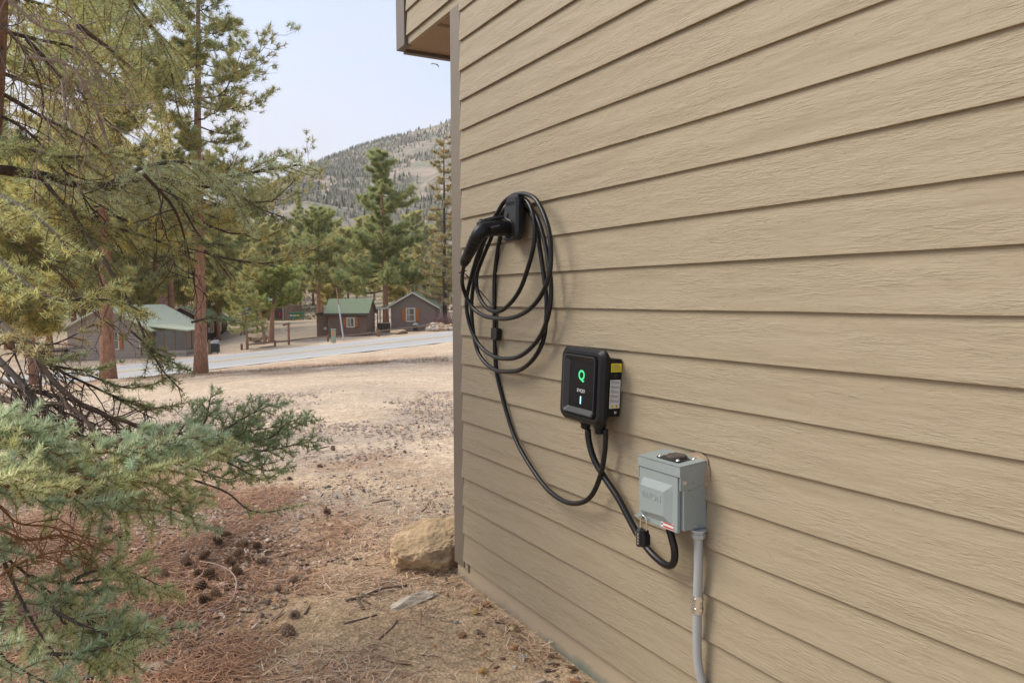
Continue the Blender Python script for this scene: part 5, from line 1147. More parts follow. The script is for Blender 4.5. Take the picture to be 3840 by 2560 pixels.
# ------------------------------------------------------------------ boulder, stones, cones, sticks
p = G0(983, 1262); bc = np.array([-.455, 4.44, -.005])
o = obj('boulder', rock_mesh(.285, 41, 6, (.45, .32, .185), (.47, .31, .20), rough=.10, cuts=9, squash=.70, sx=1.08, sy=.85, fine=.05), M['rock'], smooth=True); o.location = bc; o.rotation_euler = (0, 0, .5); tag(o, 'large rough tan boulder against the base of the house corner', 'boulder')
p = G0(940, 1385); o = obj('flat_rock', rock_mesh(.13, 44, 3, (.60, .53, .41), (.50, .42, .32), squash=.26, sx=1.35, sy=.42, rough=.25, nsc=2.5), M['rock']); o.location = p + np.array([0, 0, .005]); o.rotation_euler = (0, 0, .75); tag(o, 'flat pale splintered rock lying in front of the large boulder', 'rock')
p = G0(395, 1530); o = obj('flat_rock', rock_mesh(.17, 45, 4, (.52, .46, .36), (.46, .38, .28), squash=.2, sx=1.2, sy=.9), M['rock']); o.location = p + np.array([0, 0, -.022]); tag(o, 'pale flat rock half buried below the blue spruce tips', 'rock')
stones = [(1090, 1408, .022, 'round yellow stone nearest the footing beside the boulder'), (1117, 1392, .024, 'brown stone touching the footing near the corner'), (1180, 1449, .021, 'chunky tan stone against the footing'), (1178, 1491, .019, 'orange stone standing apart below the footing stones'), (1108, 1546, .021, 'lone yellow-orange stone at the bottom of the bare dirt'), (1062, 1462, .02, 'rust brown stone, larger of a close pair'), (1088, 1458, .019, 'pale tan stone, lighter of a close pair'), (995, 1487, .013, 'tiny orange pebble in the middle of the bare dirt'), (1026, 1366, .013, 'small tan stone behind the flat pale rock'), (1048, 1432, .013, 'grey pebble left of the yellow stone'), (1200, 1510, .015, 'grey chip stone near the footing'), (205, 1558, .022, 'dark grey pebble at the bottom left'), (1183, 1536, .014, 'pale grey flake at the bottom of the bare dirt'), (660, 1530, .012, 'white chip among the fallen needles')]
SC = [(.48, .33, .13), (.36, .20, .09), (.42, .31, .17), (.45, .25, .12), (.47, .28, .10), (.30, .17, .09), (.45, .34, .20), (.45, .26, .12), (.45, .33, .2), (.3, .3, .29), (.3, .29, .27), (.14, .14, .14), (.5, .47, .42), (.55, .52, .45)]
for i, ((dx, dy, r, lb), c) in enumerate(zip(stones, SC)):
    p = G0(dx, dy); o = obj('stone', rock_mesh(r, 400 + i, 2, c, squash=.75, sx=1.15), M['rock'], smooth=True); o.location = p + np.array([0, 0, r * .45]); o.rotation_euler = (0, 0, rnd.random() * 6); tag(o, lb, 'stone')

def cone_mesh(seed, L=.075, R=.034, c=(.22, .14, .095)):
    R_ = np.random.default_rng(seed); mb = MB(); n = 88
    mb.lathe([(.004, -L * .48), (R * .42, -L * .3), (R * .5, 0), (R * .3, L * .35), (.003, L * .5)], None, 8, col=np.array(c) * .5)
    for i in range(n):
        t = (i + .5) / n; a = i * 2.39996; z = L * (t - .5); rr_ = R * math.sin(math.pi * (.12 + .84 * t)) ** .65
        o_ = np.array([math.cos(a), math.sin(a), 0]); s_ = np.array([-math.sin(a), math.cos(a), 0]); upv = np.array([0, 0, 1.])
        d = unit(o_ * .9 + upv * (.15 + .75 * t)); w_ = R * .21; b0 = o_ * rr_ * .3 + upv * (z - L * .05)
        tip = b0 + d * rr_ * .85; th = upv * .0022
        v = [b0 - s_ * w_ * .5, b0 + s_ * w_ * .5, tip + s_ * w_, tip - s_ * w_, tip + d * .004 + th * 1.5, b0 + th * 1.5]
        k = R_.uniform(.7, 1.2); col = [np.array(c) * .5 * k] * 2 + [np.array((.36, .25, .17)) * k] * 2 + [np.array((.42, .30, .21)) * k, np.array(c) * .5 * k]
        mb.add(v, f3=[(2, 4, 3), (0, 5, 3), (3, 5, 4), (5, 1, 2), (5, 2, 4)], f4=[(0, 3, 2, 1)]); mb.c.append(np.array(col))
    return mb.mesh('pine_cone', M['cone'])
cmesh = [cone_mesh(1), cone_mesh(2, .062, .036, (.19, .12, .08)), cone_mesh(3, .085, .036, (.25, .16, .11))]
cones = [(375, 1330, 1.15, 'pine cone at the left end of the main heap'), (462, 1355, 1.15, 'rounded pine cone in front of the heap, beside the curved twig'), (472, 1385, 1.0, 'small pine cone just under the rounded one by the twig'), (662, 1462, 1.15, 'lone pine cone on the needles at the bottom centre'), (676, 1420, .9, 'dark pine cone above the lone bottom one'), (672, 1340, .95, 'pine cone right of the heap on the needle bed'), (636, 1358, .8, 'small tan pine cone between heap and right cone'), (245, 1225, 1.3, 'open pine cone under the hanging spruce shoots'), (275, 1240, 1.1, 'pine cone beside the open one under the shoots'), (500, 1255, 1.0, ''), (520, 1235, 1.1, ''), (556, 1258, 1.1, ''), (548, 1285, 1.0, ''), (590, 1262, .9, ''), (530, 1300, 1.0, ''), (470, 1290, 1.0, ''), (480, 1330, 1.0, ''), (545, 1325, .9, ''), (600, 1300, .9, ''), (455, 1325, .9, ''), (428, 1300, .9, ''), (497, 1373, .9, ''), 
         (752, 1192 - 12, .9, 'pine cone alone on the gravel, centre'), (765, 1032, .8, 'far dark pine cone on the gravel drive beyond the spruce tips'), (735, 1075, .8, 'flattened pine cone on the reddish needle bed'), (666, 1104, .8, 'reddish pine cone behind the right spruce tip'), (500, 1228, .8, ''), (930, 1100 - 60, .6, 'small cone scrap far out on the drive')]
for i, (dx, dy, s, lb) in enumerate(cones):
    p = G0(dx, dy); o = link('pine_cone', cmesh[i % 3]); o.location = p + np.array([0, 0, .018 * s + (rnd.uniform(0, .035) if not lb else 0)]); o.rotation_euler = (rnd.uniform(.6, 2.2), rnd.uniform(-.5, .5), rnd.random() * 6.28); o.scale = (s * .78, s * .78, s * .86)
    if lb: tag(o, lb, 'pine cone')
    else: tag(o, 'dark open pine cone in the heap below the spruce tips', 'pine cone', 'pine cones heaped below the spruce')
def stick(pl, r, label, material='bark_dead', name='stick', Z=.012):
    pts = [G0(a, b_) + np.array([0, 0, Z + (q_[0] if q_ else 0)]) for a, b_, *q_ in pl]; o0 = pts[0].copy(); pts = [p - o0 for p in pts]
    c = catmull(pts, 4); o = obj(name, MB().tube(c, np.linspace(r, r * .6, len(c)), 6), M[material], smooth=True); o.location = o0; tag(o, label, 'stick'); return o
M['pale_twig'] = mat('pale_twig_bark', (.33, .25, .21), .8)
stick([(438, 1420), (470, 1412, .01), (500, 1408, .01), (530, 1395, .02), (543, 1370, .03), (540, 1345, .04), (520, 1330, .05), (490, 1318, .05), (460, 1305, .03)], .0045, 'long pale twig curving in a hook over the needle bed', 'pale_twig')
stick([(625, 1428), (640, 1415), (652, 1403)], .006, 'short pale stick on the needles right of the hooked twig', 'pale_twig')
stick([(700, 1415), (712, 1395)], .006, 'stubby tan stick pointing up at the picture centre')
stick([(795, 1385), (840, 1372), (880, 1360, .01), (935, 1350)], .010, 'thick brown branch piece beside the flat pale rock')
stick([(835, 1405), (820, 1375), (850, 1392)], .009, 'bent bark stick left of the flat pale rock')
stick([(790, 1440), (830, 1428), (865, 1418)], .010, 'crossing brown stick below the flat pale rock')
stick([(870, 1475), (900, 1448), (912, 1430)], .008, 'slanting brown stick on the bare dirt')
stick([(880, 1520), (905, 1527), (945, 1532)], .004, 'thin grey twig on the bare dirt at the bottom')
stick([(715, 1035), (735, 1032), (756, 1027)], .009, 'dark twig pointing to the far cone', 'bark_dark')
stick([(575, 1175), (610, 1180), (650, 1188)], .008, 'grey stick on the reddish needle bed', 'bark_grey')
stick([(855, 1158), (880, 1153), (900, 1150)], .006, 'small tan stick on the gravel in the centre')
stick([(640, 1385 + 90), (665, 1470 + 30), (700, 1478)], .006, 'crooked twig beside the lone bottom cone')

# gravel, needle litter (uncountable)
def in_view(p): return (np.abs((p[:, 0]) / np.maximum(p[:, 1], .1)) < .75) & (p[:, 1] > 2.2)
def house_side(p): return ((p - WC[None, :2]) @ WN[:2] > .035) | ((p - WC[None, :2]) @ DD[:2] < -.16)
def gravel():
    n = 80000; Y = 2.4 + 10.5 * rng.random(n) ** 1.35; X = rng.uniform(-.70, .40, n) * Y; q = np.stack([X, Y], 1)
    d = np.array([fbm(a, b_, .55, 4, 5) for a, b_ in q]); sandy = (X > -1.15) & (Y < 4.35)
    keep = house_side(q) & (rng.random(n) < np.clip(.55 + d * 1.1, .12, 1)) & (~sandy | (rng.random(n) < .22)); q = q[keep]; n = len(q)
    s = np.clip(rng.lognormal(-4.75, .42, n), .003, .021) * (1 + .05 * q[:, 1]); s[(q[:, 0] > -1.15) & (q[:, 1] < 4.35)] *= .6
    base_v = np.array([(1, 0, 0), (0, 1, 0), (-1, 0, 0), (0, -1, 0), (0, 0, 1), (0, 0, -1)], float); f = np.array([(0, 1, 4), (1, 2, 4), (2, 3, 4), (3, 0, 4)])
    a = rng.random(n) * 6.28; ca, sa = np.cos(a), np.sin(a); v = np.repeat(base_v[None], n, 0) * np.stack([rng.uniform(.8, 1.5, n), rng.uniform(.6, 1., n), rng.uniform(.4, .8, n)], 1)[:, None]
    v += rng.normal(0, .18, v.shape); v *= s[:, None, None]; x = v[..., 0] * ca[:, None] - v[..., 1] * sa[:, None]; y = v[..., 0] * sa[:, None] + v[..., 1] * ca[:, None]
    z = gz(q[:, 0], q[:, 1]); v = np.stack([x + q[:, 0:1], y + q[:, 1:2], v[..., 2] + z[:, None] + s[:, None] * .25], -1)
    pal = np.array([(.44, .33, .25), (.38, .28, .21), (.50, .41, .34), (.27, .215, .18), (.16, .13, .12), (.42, .27, .18), (.33, .31, .29)]); c = pal[rng.choice(7, n, p=[.26, .24, .14, .15, .07, .09, .05])] * rng.uniform(.8, 1.2, (n, 1))
    ff = (np.arange(n)[:, None, None] * 6 + f[None]).reshape(-1, 3); mb = MB().add(v.reshape(-1, 3), f3=ff, col=np.repeat(c, 6, 0))
    o = obj('gravel', mb, M['pebbles'], kind='stuff'); tag(o, 'loose gravel covering the yard and drive', 'gravel')
gravel()
def litter():
    n = 140000; Y = 2.5 + 6.5 * rng.random(n) ** 1.2; X = rng.uniform(-.72, .12, n) * Y; q = np.stack([X, Y], 1)
    dn_ = np.array([fbm(a, b_, .9, 4, 8) for a, b_ in q]); left = np.clip((-.3 - X) / .45, 0, 1); front = np.clip((6.9 - Y) / 1.2, 0, 1)
    lee = np.exp(-(((q - WC[None, :2]) @ WN[:2]) / .12) ** 2) * (((q - WC[None, :2]) @ DD[:2]) > -.7) * (((q - WC[None, :2]) @ DD[:2]) < 1.0) * .9
    bare = np.exp(-(((X + 1.75) / .5) ** 2 + ((Y - 3.35) / .35) ** 2))
    pk_ = np.clip(left * front * (.55 + dn_ * 1.3) * np.where((Y > 4.25) & (X > -1.75 + .6 * dn_) & (Y < 6.6), .22, 1), 0, 1) * (1 - .95 * bare) + lee * .5 + .015; keep = (rng.random(n) < pk_) & house_side(q); q = q[keep]; n = len(q)
    a = rng.random(n) * 6.28; L = rng.uniform(.06, .15, n); dx, dy = np.cos(a), np.sin(a); zz = gz(q[:, 0], q[:, 1]) + rng.random(n) * .018 + .004
    z1_ = zz + rng.normal(0, .012, n); w_ = rng.uniform(.0013, .0026, n); mid_off = rng.normal(0, .10, n) * L
    def pt(t, off, z, s): return np.stack([q[:, 0] + dx * L * t - dy * (off + s * w_), q[:, 1] + dy * L * t + dx * (off + s * w_), z], 1)
    z1_ = np.maximum(z1_, gz(q[:, 0], q[:, 1]) + .003)
    v = np.stack([pt(0, 0, zz, -1), pt(0, 0, zz, 1), pt(.5, mid_off, (zz + z1_) / 2 + .002, 1), pt(.5, mid_off, (zz + z1_) / 2 + .002, -1), pt(1, 0, z1_, 0)], 1)
    pal = np.array([(.52, .34, .21), (.38, .225, .13), (.62, .46, .32), (.18, .105, .07), (.58, .48, .37)]); hp = np.exp(-((q[:, 0] + 1.72) ** 2 / .16 + (q[:, 1] - 4.65) ** 2 / .22))[:, None]; c = pal[rng.choice(5, n, p=[.32, .25, .2, .13, .10])] * rng.uniform(.75, 1.2, (n, 1)) * (1 - .55 * hp) * np.where(q[:, 0:1] < -1.05, np.array([[.80, .64, .56]]), 1.1)
    k = np.arange(n)[:, None] * 5; mb = MB().add(v.reshape(-1, 3), f3=k + np.array([3, 2, 4]), f4=k + np.array([0, 1, 2, 3]), col=np.repeat(c, 5, 0))
    # mats of bark chips
    o = obj('fallen_needles', mb, M['litter'], kind='stuff'); tag(o, 'carpet of fallen orange pine needles under the spruce', 'needle litter')
litter()
def chips():
    n = 2600; Y = 2.7 + 5.2 * rng.random(n) ** 1.2; X = rng.uniform(-.62, .10, n) * Y; q = np.stack([X, Y], 1); d = np.array([fbm(a, b_, 1.1, 4, 31) for a, b_ in q])
    keep = house_side(q) & (rng.random(n) < np.clip(.35 + d * 1.6, .03, 1)); q = q[keep]; n = len(q)
    a = rng.random(n) * 6.28; L = np.clip(rng.lognormal(-4.35, .5, n), .005, .035); W = L * rng.uniform(.12, .4, n); T = L * rng.uniform(.08, .25, n)
    bv = np.array([(x, y, z) for z in (0, 1) for y in (-1, 1) for x in (-1, 1)], float); v = np.repeat(bv[None], n, 0) * np.stack([L, W, T * 2], 1)[:, None]; v += rng.normal(0, .16, v.shape) * W[:, None, None]
    v[..., 2] += v[..., 0] * rng.normal(0, .25, n)[:, None]
    x = v[..., 0] * np.cos(a)[:, None] - v[..., 1] * np.sin(a)[:, None] + q[:, 0:1]; y = v[..., 0] * np.sin(a)[:, None] + v[..., 1] * np.cos(a)[:, None] + q[:, 1:2]
    z = v[..., 2] + gz(q[:, 0], q[:, 1])[:, None] + .003; pal = np.array([(.20, .12, .08), (.30, .19, .12), (.42, .31, .22), (.13, .085, .06), (.52, .42, .32), (.40, .20, .10)]); c = pal[rng.choice(6, n)] * rng.uniform(.8, 1.2, (n, 1))
    f = np.array([(0, 2, 3, 1), (4, 5, 7, 6), (0, 1, 5, 4), (2, 6, 7, 3), (0, 4, 6, 2), (1, 3, 7, 5)]); mb = MB().add(np.stack([x, y, z], -1).reshape(-1, 3), f4=(np.arange(n)[:, None, None] * 8 + f[None]).reshape(-1, 4), col=np.repeat(c, 8, 0))
    o = obj('bark_chips', mb, M['litter'], kind='stuff'); tag(o, 'bark chips and twig bits scattered over the ground', 'bark chips')
chips()
def dry_grass():
    n = 5000; dxp = rng.uniform(200, 1030, n); Y = rng.uniform(23, 30, n); X = (dxp * K - 1920) / F * Y; q = np.stack([X, Y], 1); d = np.array([fbm(a, b_, .5, 4, 12) for a, b_ in q]); q = q[d > .05]; n = len(q)
    p = np.c_[q, gz(q[:, 0], q[:, 1])]; dd_ = unit(rng.normal(size=(n, 3)) * np.array([.6, .6, .2]) + np.array([0, 0, .5])); mb = MB()
    c = np.array((.40, .29, .17)) * rng.uniform(.6, 1.2, (n, 1)); needle_tris(mb, p, dd_, rng.uniform(.05, .16, n), .02, c, c * 1.1)
    o = obj('dry_grass', mb, M['litter'], kind='stuff'); tag(o, 'sparse dry grass along the top of the road bank', 'grass')
    # scrub on the slope behind the cabins
    n = 2600; Y = rng.uniform(100, 185, n); X = rng.uniform(-.62, -.25, n) * Y; cen = np.c_[X, Y, gz(X, Y) + .1]; mb = MB()
    tufts(mb, cen, np.tile(np.array([[0, 0, 1.]]), (n, 1)), .55, 10, .12, (.26, .21, .12), 1.0, .4); o = obj('scrub', mb, M['litter'], kind='stuff'); tag(o, 'dry scrub dotted over the slope behind the cabins', 'scrub')
dry_grass()

# ------------------------------------------------------------------ blue spruce in the left foreground
SPN = []; NL = 1.5; NW = 1.9
def shoots_needles(mb, segs, nlen, dens, width, col, colvar=.18, hue=.15, upb=.25):
    """segs: list of (p0,p1) needle-bearing pieces"""
    a = np.array([s[0] for s in segs]); b_ = np.array([s[1] for s in segs]); L = np.linalg.norm(b_ - a, axis=1); cnt = np.maximum(3, (L * dens).astype(int))
    idx = np.repeat(np.arange(len(a)), cnt); t = rng.random(len(idx)); p = a[idx] + (b_ - a)[idx] * t[:, None]; tg = unit(b_ - a)[idx]
    r = rng.normal(size=(len(idx), 3)); r -= tg * np.sum(r * tg, 1)[:, None]; r = unit(r); r[:, 2] += upb; r = unit(r)
    d = unit(tg * rng.uniform(.22, .62, (len(idx), 1)) + r)
    shade = rng.uniform(1 - colvar, 1 + colvar, len(a))[idx][:, None] * rng.uniform(.85, 1.15, (len(idx), 1)); hv = (rng.uniform(-1, 1, len(a)) * hue * .55)[idx][:, None]
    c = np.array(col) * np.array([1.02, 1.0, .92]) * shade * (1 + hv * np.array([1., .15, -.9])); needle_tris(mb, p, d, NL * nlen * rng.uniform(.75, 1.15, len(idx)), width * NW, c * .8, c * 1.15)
def bough(root, axis, L2, col, seed, name='bough', r=.012, step=.045, upv=(0, 0, 1), droop=.15, nlen=.019, dens=430, width=.0022, start=.15, L3=.085, hang=0., tipbare=0., sub=True, jit=.25, needle_cover=1.0, twigmat='twig_orange', barkmat='bark_grey', hue=.15, bare=0.0, spacing3=.055):
    R_ = np.random.default_rng(seed); ax = catmull(axis, 6); seg = np.linalg.norm(np.diff(ax, axis=0), axis=1); cum = np.r_[0, np.cumsum(seg)]; T = cum[-1]
    wood = MB().tube(ax, np.linspace(r, r * .25, len(ax)) * R_.uniform(.9, 1.1, len(ax)), 7)
    bo = obj(name, wood, M[barkmat], root, smooth=True)
    tw = MB(); segs = []; upv = np.array(upv, float)
    def at(s): return np.array([np.interp(s, cum, ax[:, q]) for q in range(3)])
    s = T * start; i = 0
    while s < T:
        p = at(s); tg = unit(at(min(s + .02, T)) - at(max(s - .02, 0))); side = unit(np.cross(tg, upv)) * (1 if i % 2 else -1)
        u = s / T; ln = L2 * (1.15 - .75 * u) * R_.uniform(.6, 1.15) * min(1, .45 + 2.2 * u)
        d = unit(tg * R_.uniform(.55, .95) + side * R_.uniform(.6, 1.0) + upv * R_.normal(.05, jit) - np.array([0, 0, hang]))
        n = 5; pts = [p]
        for k in range(n): d = unit(d + R_.normal(0, .07, 3) - np.array([0, 0, droop * .25]) ); pts.append(pts[-1] + d * ln / n)
        pts = np.array(pts); tw.tube(pts, np.linspace(.0026, .0013, n + 1) * (1 + r * 14), 4, cap=False)
        isbare = R_.random() < bare
        if not isbare:
            for k in range(n):
                if k / n >= 1 - needle_cover: segs.append((pts[k], pts[k + 1]))
        if sub:
            m_ = int(ln / spacing3)
            for j in range(m_):
                f = (j + .6) / (m_ + .3); k = min(n - 1, int(f * n)); a = pts[k] + (pts[k + 1] - pts[k]) * (f * n - k); dd = unit(pts[k + 1] - pts[k]); sd_ = unit(np.cross(dd, upv)) * (1 if j % 2 else -1)
                l3 = L3 * (1.2 - .7 * f) * R_.uniform(.6, 1.2); d3 = unit(dd * R_.uniform(.6, 1.0) + sd_ * .85 + upv * R_.normal(0, .3) - np.array([0, 0, hang * .6])); e = a + d3 * l3; mid = a + d3 * l3 * .5 + np.array([0, 0, -.002])
                tw.tube([a, mid, e], [.0016, .0013, .001], 3, cap=False)
                if not isbare or R_.random() < .15: segs.append((a, e))
        s += step * R_.uniform(.7, 1.3); i += 1
    segs.append((ax[-2], ax[-1])); segs.append((ax[-1], ax[-1] + unit(ax[-1] - ax[-2]) * .05))
    obj('twigs', tw, M[twigmat], bo)
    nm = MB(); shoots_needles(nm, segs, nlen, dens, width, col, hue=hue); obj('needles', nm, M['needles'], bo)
    return bo
def dead_branch(root, axis, seed, r=.008, n=14, L=.35, material='bark_dead', lv=2, spread=.6, name='dead_branch', down=.3):
    R_ = np.random.default_rng(seed); ax = catmull(axis, 5); mb = MB().tube(ax, np.linspace(r, r * .3, len(ax)) * R_.uniform(.85, 1.15, len(ax)), 6)
    def tw(p, d, ln, r_, lev):
        pts = [p]; m_ = 5
        for k in range(m_): d = unit(d + R_.normal(0, .2, 3) - np.array([0, 0, down * .2])); pts.append(pts[-1] + d * ln / m_)
        mb.tube(pts, np.linspace(r_, r_ * .4, m_ + 1), 4 if lev else 3, cap=False)
        if lev:
            for _ in range(4): q_ = pts[R_.integers(1, m_ + 1)]; tw(q_, unit(d + R_.normal(0, spread, 3)), ln * R_.uniform(.3, .6), r_ * .5, lev - 1)
    for i in range(n):
        k = R_.integers(2, len(ax)); tg = unit(ax[k] - ax[k - 1]); tw(ax[k], unit(tg * .5 + R_.normal(0, spread, 3) - np.array([0, 0, down])), L * R_.uniform(.4, 1.1), r * .38, lv)
    return obj(name, mb, M[material], root, smooth=False)

tb = P(-24, 300, 3.7); sp = empty('blue_spruce', (tb[0] - .1, tb[1], NEARZ), 'large blue spruce at the left edge with long drooping boughs in front of everything', 'spruce tree')
so_ = np.array(sp.location)
def S(dx, dy, Y): return P(dx, dy, Y) - so_
tr = [np.array([-.15, 0, -.1]), np.array([-.12, 0, .9]), np.array([-.06, 0, 1.9]), S(-30, 300, 3.7), S(-34, -60, 3.7), S(-20, -500, 3.75), S(0, -1000, 3.8)]
tr[3] = S(-58, 300, 3.7)
obj('trunk', MB().tube(catmull(tr, 5), np.linspace(.15, .07, 31), 16), M['bark_red'], sp, smooth=True)
BL = (.60, .68, .48); BO = (.58, .60, .30); BG = (.44, .50, .29); OLV = (.55, .50, .27)
# big horizontal bough and its companions (upper middle)
bough(sp, [S(-40, 385, 3.7), S(90, 402, 3.9), S(230, 432, 4.1), S(340, 408, 4.2), S(450, 425, 4.4), S(560, 400, 4.5), S(690, 378, 4.6)], .40, (.52, .58, .38), 1, r=.028, step=.036, upv=(0, -.25, 1), droop=.35, start=.1, L3=.10, barkmat='bark_dark', jit=.35)
bough(sp, [S(230, 432, 4.1), S(330, 385, 4.0), S(420, 372, 4.0), S(480, 395, 4.05), S(530, 440, 4.1), S(580, 530, 4.1)], .30, (.56, .62, .40), 2, r=.012, step=.035, droop=.5, hang=.2, barkmat='bark_dark')
bough(sp, [S(340, 408, 4.2), S(400, 450, 4.1), S(450, 530, 4.0), S(500, 600, 4.0), S(530, 640, 4.0)], .22, (.43, .48, .26), 3, r=.009, step=.035, droop=.5, hang=.25, bare=.2, barkmat='bark_dark')
bough(sp, [S(450, 425, 4.4), S(540, 445, 4.4), S(600, 480, 4.4), S(655, 500, 4.4)], .20, (.25, .31, .17), 4, r=.008, step=.035, droop=.4, hang=.15, barkmat='bark_dark')
bough(sp, [S(90, 402, 3.9), S(160, 480, 3.8), S(260, 520, 3.7), S(380, 560, 3.7), S(450, 600, 3.7)], .30, (.38, .38, .17), 5, r=.012, step=.045, droop=.4, hang=.2, bare=.3, barkmat='bark_dark')
bough(sp, [S(-40, 300, 3.7), S(60, 340, 3.5), S(150, 360, 3.4), S(260, 350, 3.5)], .3, (.36, .39, .19), 6, r=.014, step=.035, droop=.3, hang=.1)
# left middle, olive near shoots
bough(sp, [S(-40, 430, 3.7), S(40, 470, 3.3), S(110, 520, 3.1), S(170, 590, 3.0)], .26, BO, 7, r=.012, step=.04, droop=.4, hang=.15, hue=.2)
bough(sp, [S(-40, 560, 3.6), S(60, 650, 3.2), S(150, 690, 3.1), S(270, 650, 3.1)], .24, BO, 8, r=.010, step=.04, droop=.4, hang=.1, bare=.2, hue=.2)
bough(sp, [S(-40, 740, 3.6), S(40, 775, 3.2), S(120, 790, 3.1), S(215, 745, 3.1)], .18, OLV, 9, r=.008, step=.045, droop=.4, hang=.1, bare=.3, hue=.2)
bough(sp, [S(160, 480, 3.8), S(240, 600, 3.5), S(300, 700, 3.4), S(360, 830, 3.3), S(420, 900, 3.3)], .22, (.33, .37, .18), 10, r=.009, step=.05, droop=.5, hang=.35, bare=.35, barkmat='bark_grey')
# upper left curtain: hanging boughs
up_ = [((-40, -40), (60, 0), (150, 30), (230, 110)), ((-40, 60), (80, 90), (190, 120), (300, 220)), ((-40, 150), (90, 200), (200, 240), (300, 330)), ((60, -120), (180, -60), (300, 20), (420, 130)), ((100, -140), (240, -90), (360, -20), (430, 60)), ((-20, 200), (100, 270), (210, 330), (300, 420)), ((-30, -100), (120, -80), (250, 20), (330, 150)), ((200, -100), (300, 0), (380, 120), (410, 260)), ((180, 60), (270, 130), (350, 220), (380, 330)), ((60, 90), (140, 180), (200, 300), (240, 380))]
for i, c in enumerate(up_):
    Yb = [3.7, 3.9, 4.2, 4.5] if i % 2 else [3.7, 4.2, 4.9, 5.4]
    bough(sp, [S(a, b_, y) for (a, b_), y in zip(c, Yb)], .38, [(.56, .58, .29), (.49, .54, .30), (.60, .58, .30)][i % 3], 20 + i, r=.012, step=.060, droop=.7, hang=.7, dens=330, width=.0026, nlen=.023, bare=.18, hue=.25, L3=.11, spacing3=.065)
for i, c in enumerate([((-40, 20), (60, 120), (100, 240), (70, 360)), ((-40, -60), (90, 60), (180, 90), (240, 200)), ((-40, 250), (60, 300), (170, 420), (260, 560)), ((160, 470), (200, 560), (230, 640), (250, 700)), ((60, 130), (170, 160), (240, 300), (270, 450)), ((330, 400), (400, 480), (430, 570), (445, 640)), ((-40, 480), (60, 560), (130, 620), (200, 700))]):
    dead_branch(sp, [S(a, b_, 3.6 + .15 * j) for j, (a, b_) in enumerate(c)], 50 + i, .009, 14, .42, ['bark_dead', 'pale_twig', 'bark_dark'][i % 3])
for i in range(7):
    x0_, y0_ = rnd.uniform(-30, 260), rnd.uniform(-60, 250); dead_branch(sp, [S(x0_, y0_, 3.2), S(x0_ + rnd.uniform(10, 60), y0_ + 80, 3.2), S(x0_ + rnd.uniform(-20, 80), y0_ + 170, 3.25), S(x0_ + rnd.uniform(-40, 60), y0_ + 250, 3.3)], 90 + i, .0035, 8, .22, ['pale_twig', 'bark_dead'][i % 2], lv=1)
# low dead skirts sweeping down to the right
for i, c in enumerate([((-40, 700, 3.5), (60, 800, 3.3), (150, 900, 3.2), (260, 960, 3.3), (430, 1000, 3.5)), ((-40, 790, 3.5), (50, 880, 3.3), (120, 960, 3.2), (230, 1020, 3.2), (330, 1030, 3.3)), ((-40, 900, 3.5), (60, 930, 3.3), (150, 930, 3.2), (220, 990, 3.1), (280, 1060, 3.1)), ((0, 740, 3.4), (120, 840, 3.4), (240, 900, 3.5), (330, 950, 3.6)), ((-40, 860, 3.4), (80, 900, 3.3), (200, 930, 3.4), (300, 1010, 3.5)), ((30, 900, 3.2), (80, 980, 3.1), (140, 1020, 3.1), (210, 1000, 3.1))]):
    dead_branch(sp, [S(*q_) for q_ in c], 60 + i, .016 if i < 3 else .010, 20, .30, 'bark_grey' if i % 2 else 'bark_dead', spread=.55, down=.45)
# leafy ends on the skirts
for i, (c, L_, cc) in enumerate([(((200, 860, 3.5), (290, 890, 3.5), (360, 880, 3.6)), .12, BG), (((240, 900, 3.5), (330, 935, 3.6), (400, 930, 3.7)), .14, BG), (((120, 840, 3.4), (200, 850, 3.5), (260, 835, 3.5)), .11, BG), (((260, 960, 3.3), (350, 985, 3.5), (430, 970, 3.6)), .12, BG), (((60, 800, 3.3), (100, 830, 3.3), (180, 815, 3.3)), .10, BG), (((300, 760, 3.3), (360, 810, 3.3), (430, 850, 3.3)), .13, (.33, .38, .20)), (((150, 690, 3.1), (260, 690, 3.2), (340, 720, 3.2)), .16, BO), (((340, 1040, 3.4), (400, 1045, 3.5), (470, 1020, 3.6)), .14, BG),
                                  (((430, 560, 4.0), (480, 560, 4.0), (545, 565, 4.0)), .10, (.28, .35, .19)), (((440, 740, 3.6), (490, 730, 3.6), (560, 745, 3.6)), .09, (.27, .35, .21))]):
    bough(sp, [S(*q_) for q_ in c], L_, cc, 80 + i, r=.006, step=.03, droop=.2, L3=.06, dens=520, barkmat='bark_grey')
# right-hand cluster with upright tips
rc = [((330, 1035, 3.3), (430, 1035, 3.4), (520, 1000, 3.5), (600, 985, 3.6), (720, 965, 3.7)), ((480, 1010, 3.45), (560, 960, 3.5), (610, 935, 3.55), (650, 925, 3.6)), ((430, 1030, 3.4), (470, 970, 3.4), (480, 930, 3.45), (485, 905, 3.5)), ((520, 1010, 3.5), (600, 1035, 3.5), (680, 1020, 3.6), (738, 1012, 3.6)), ((480, 1030, 3.4), (560, 1060, 3.4), (610, 1080, 3.4), (655, 1075, 3.4)), ((420, 1040, 3.4), (520, 1010, 3.5), (560, 990, 3.5), (590, 940, 3.55)), ((400, 1020, 3.4), (420, 980, 3.5), (450, 960, 3.5), (500, 950, 3.55)), ((380, 1060, 3.3), (460, 1080, 3.3), (520, 1100, 3.3), (560, 1090, 3.3)), ((540, 1010, 3.5), (620, 1005, 3.6), (660, 970, 3.6), (700, 960, 3.65))]
for i, c in enumerate(rc): bough(sp, [S(*q_) for q_ in c], .13, (.42, .52, .33), 100 + i, r=.006, step=.028, droop=.1, L3=.065, dens=800, start=.15, nlen=.018, barkmat='bark_grey', upv=(0, -.6, .8), hue=.1)
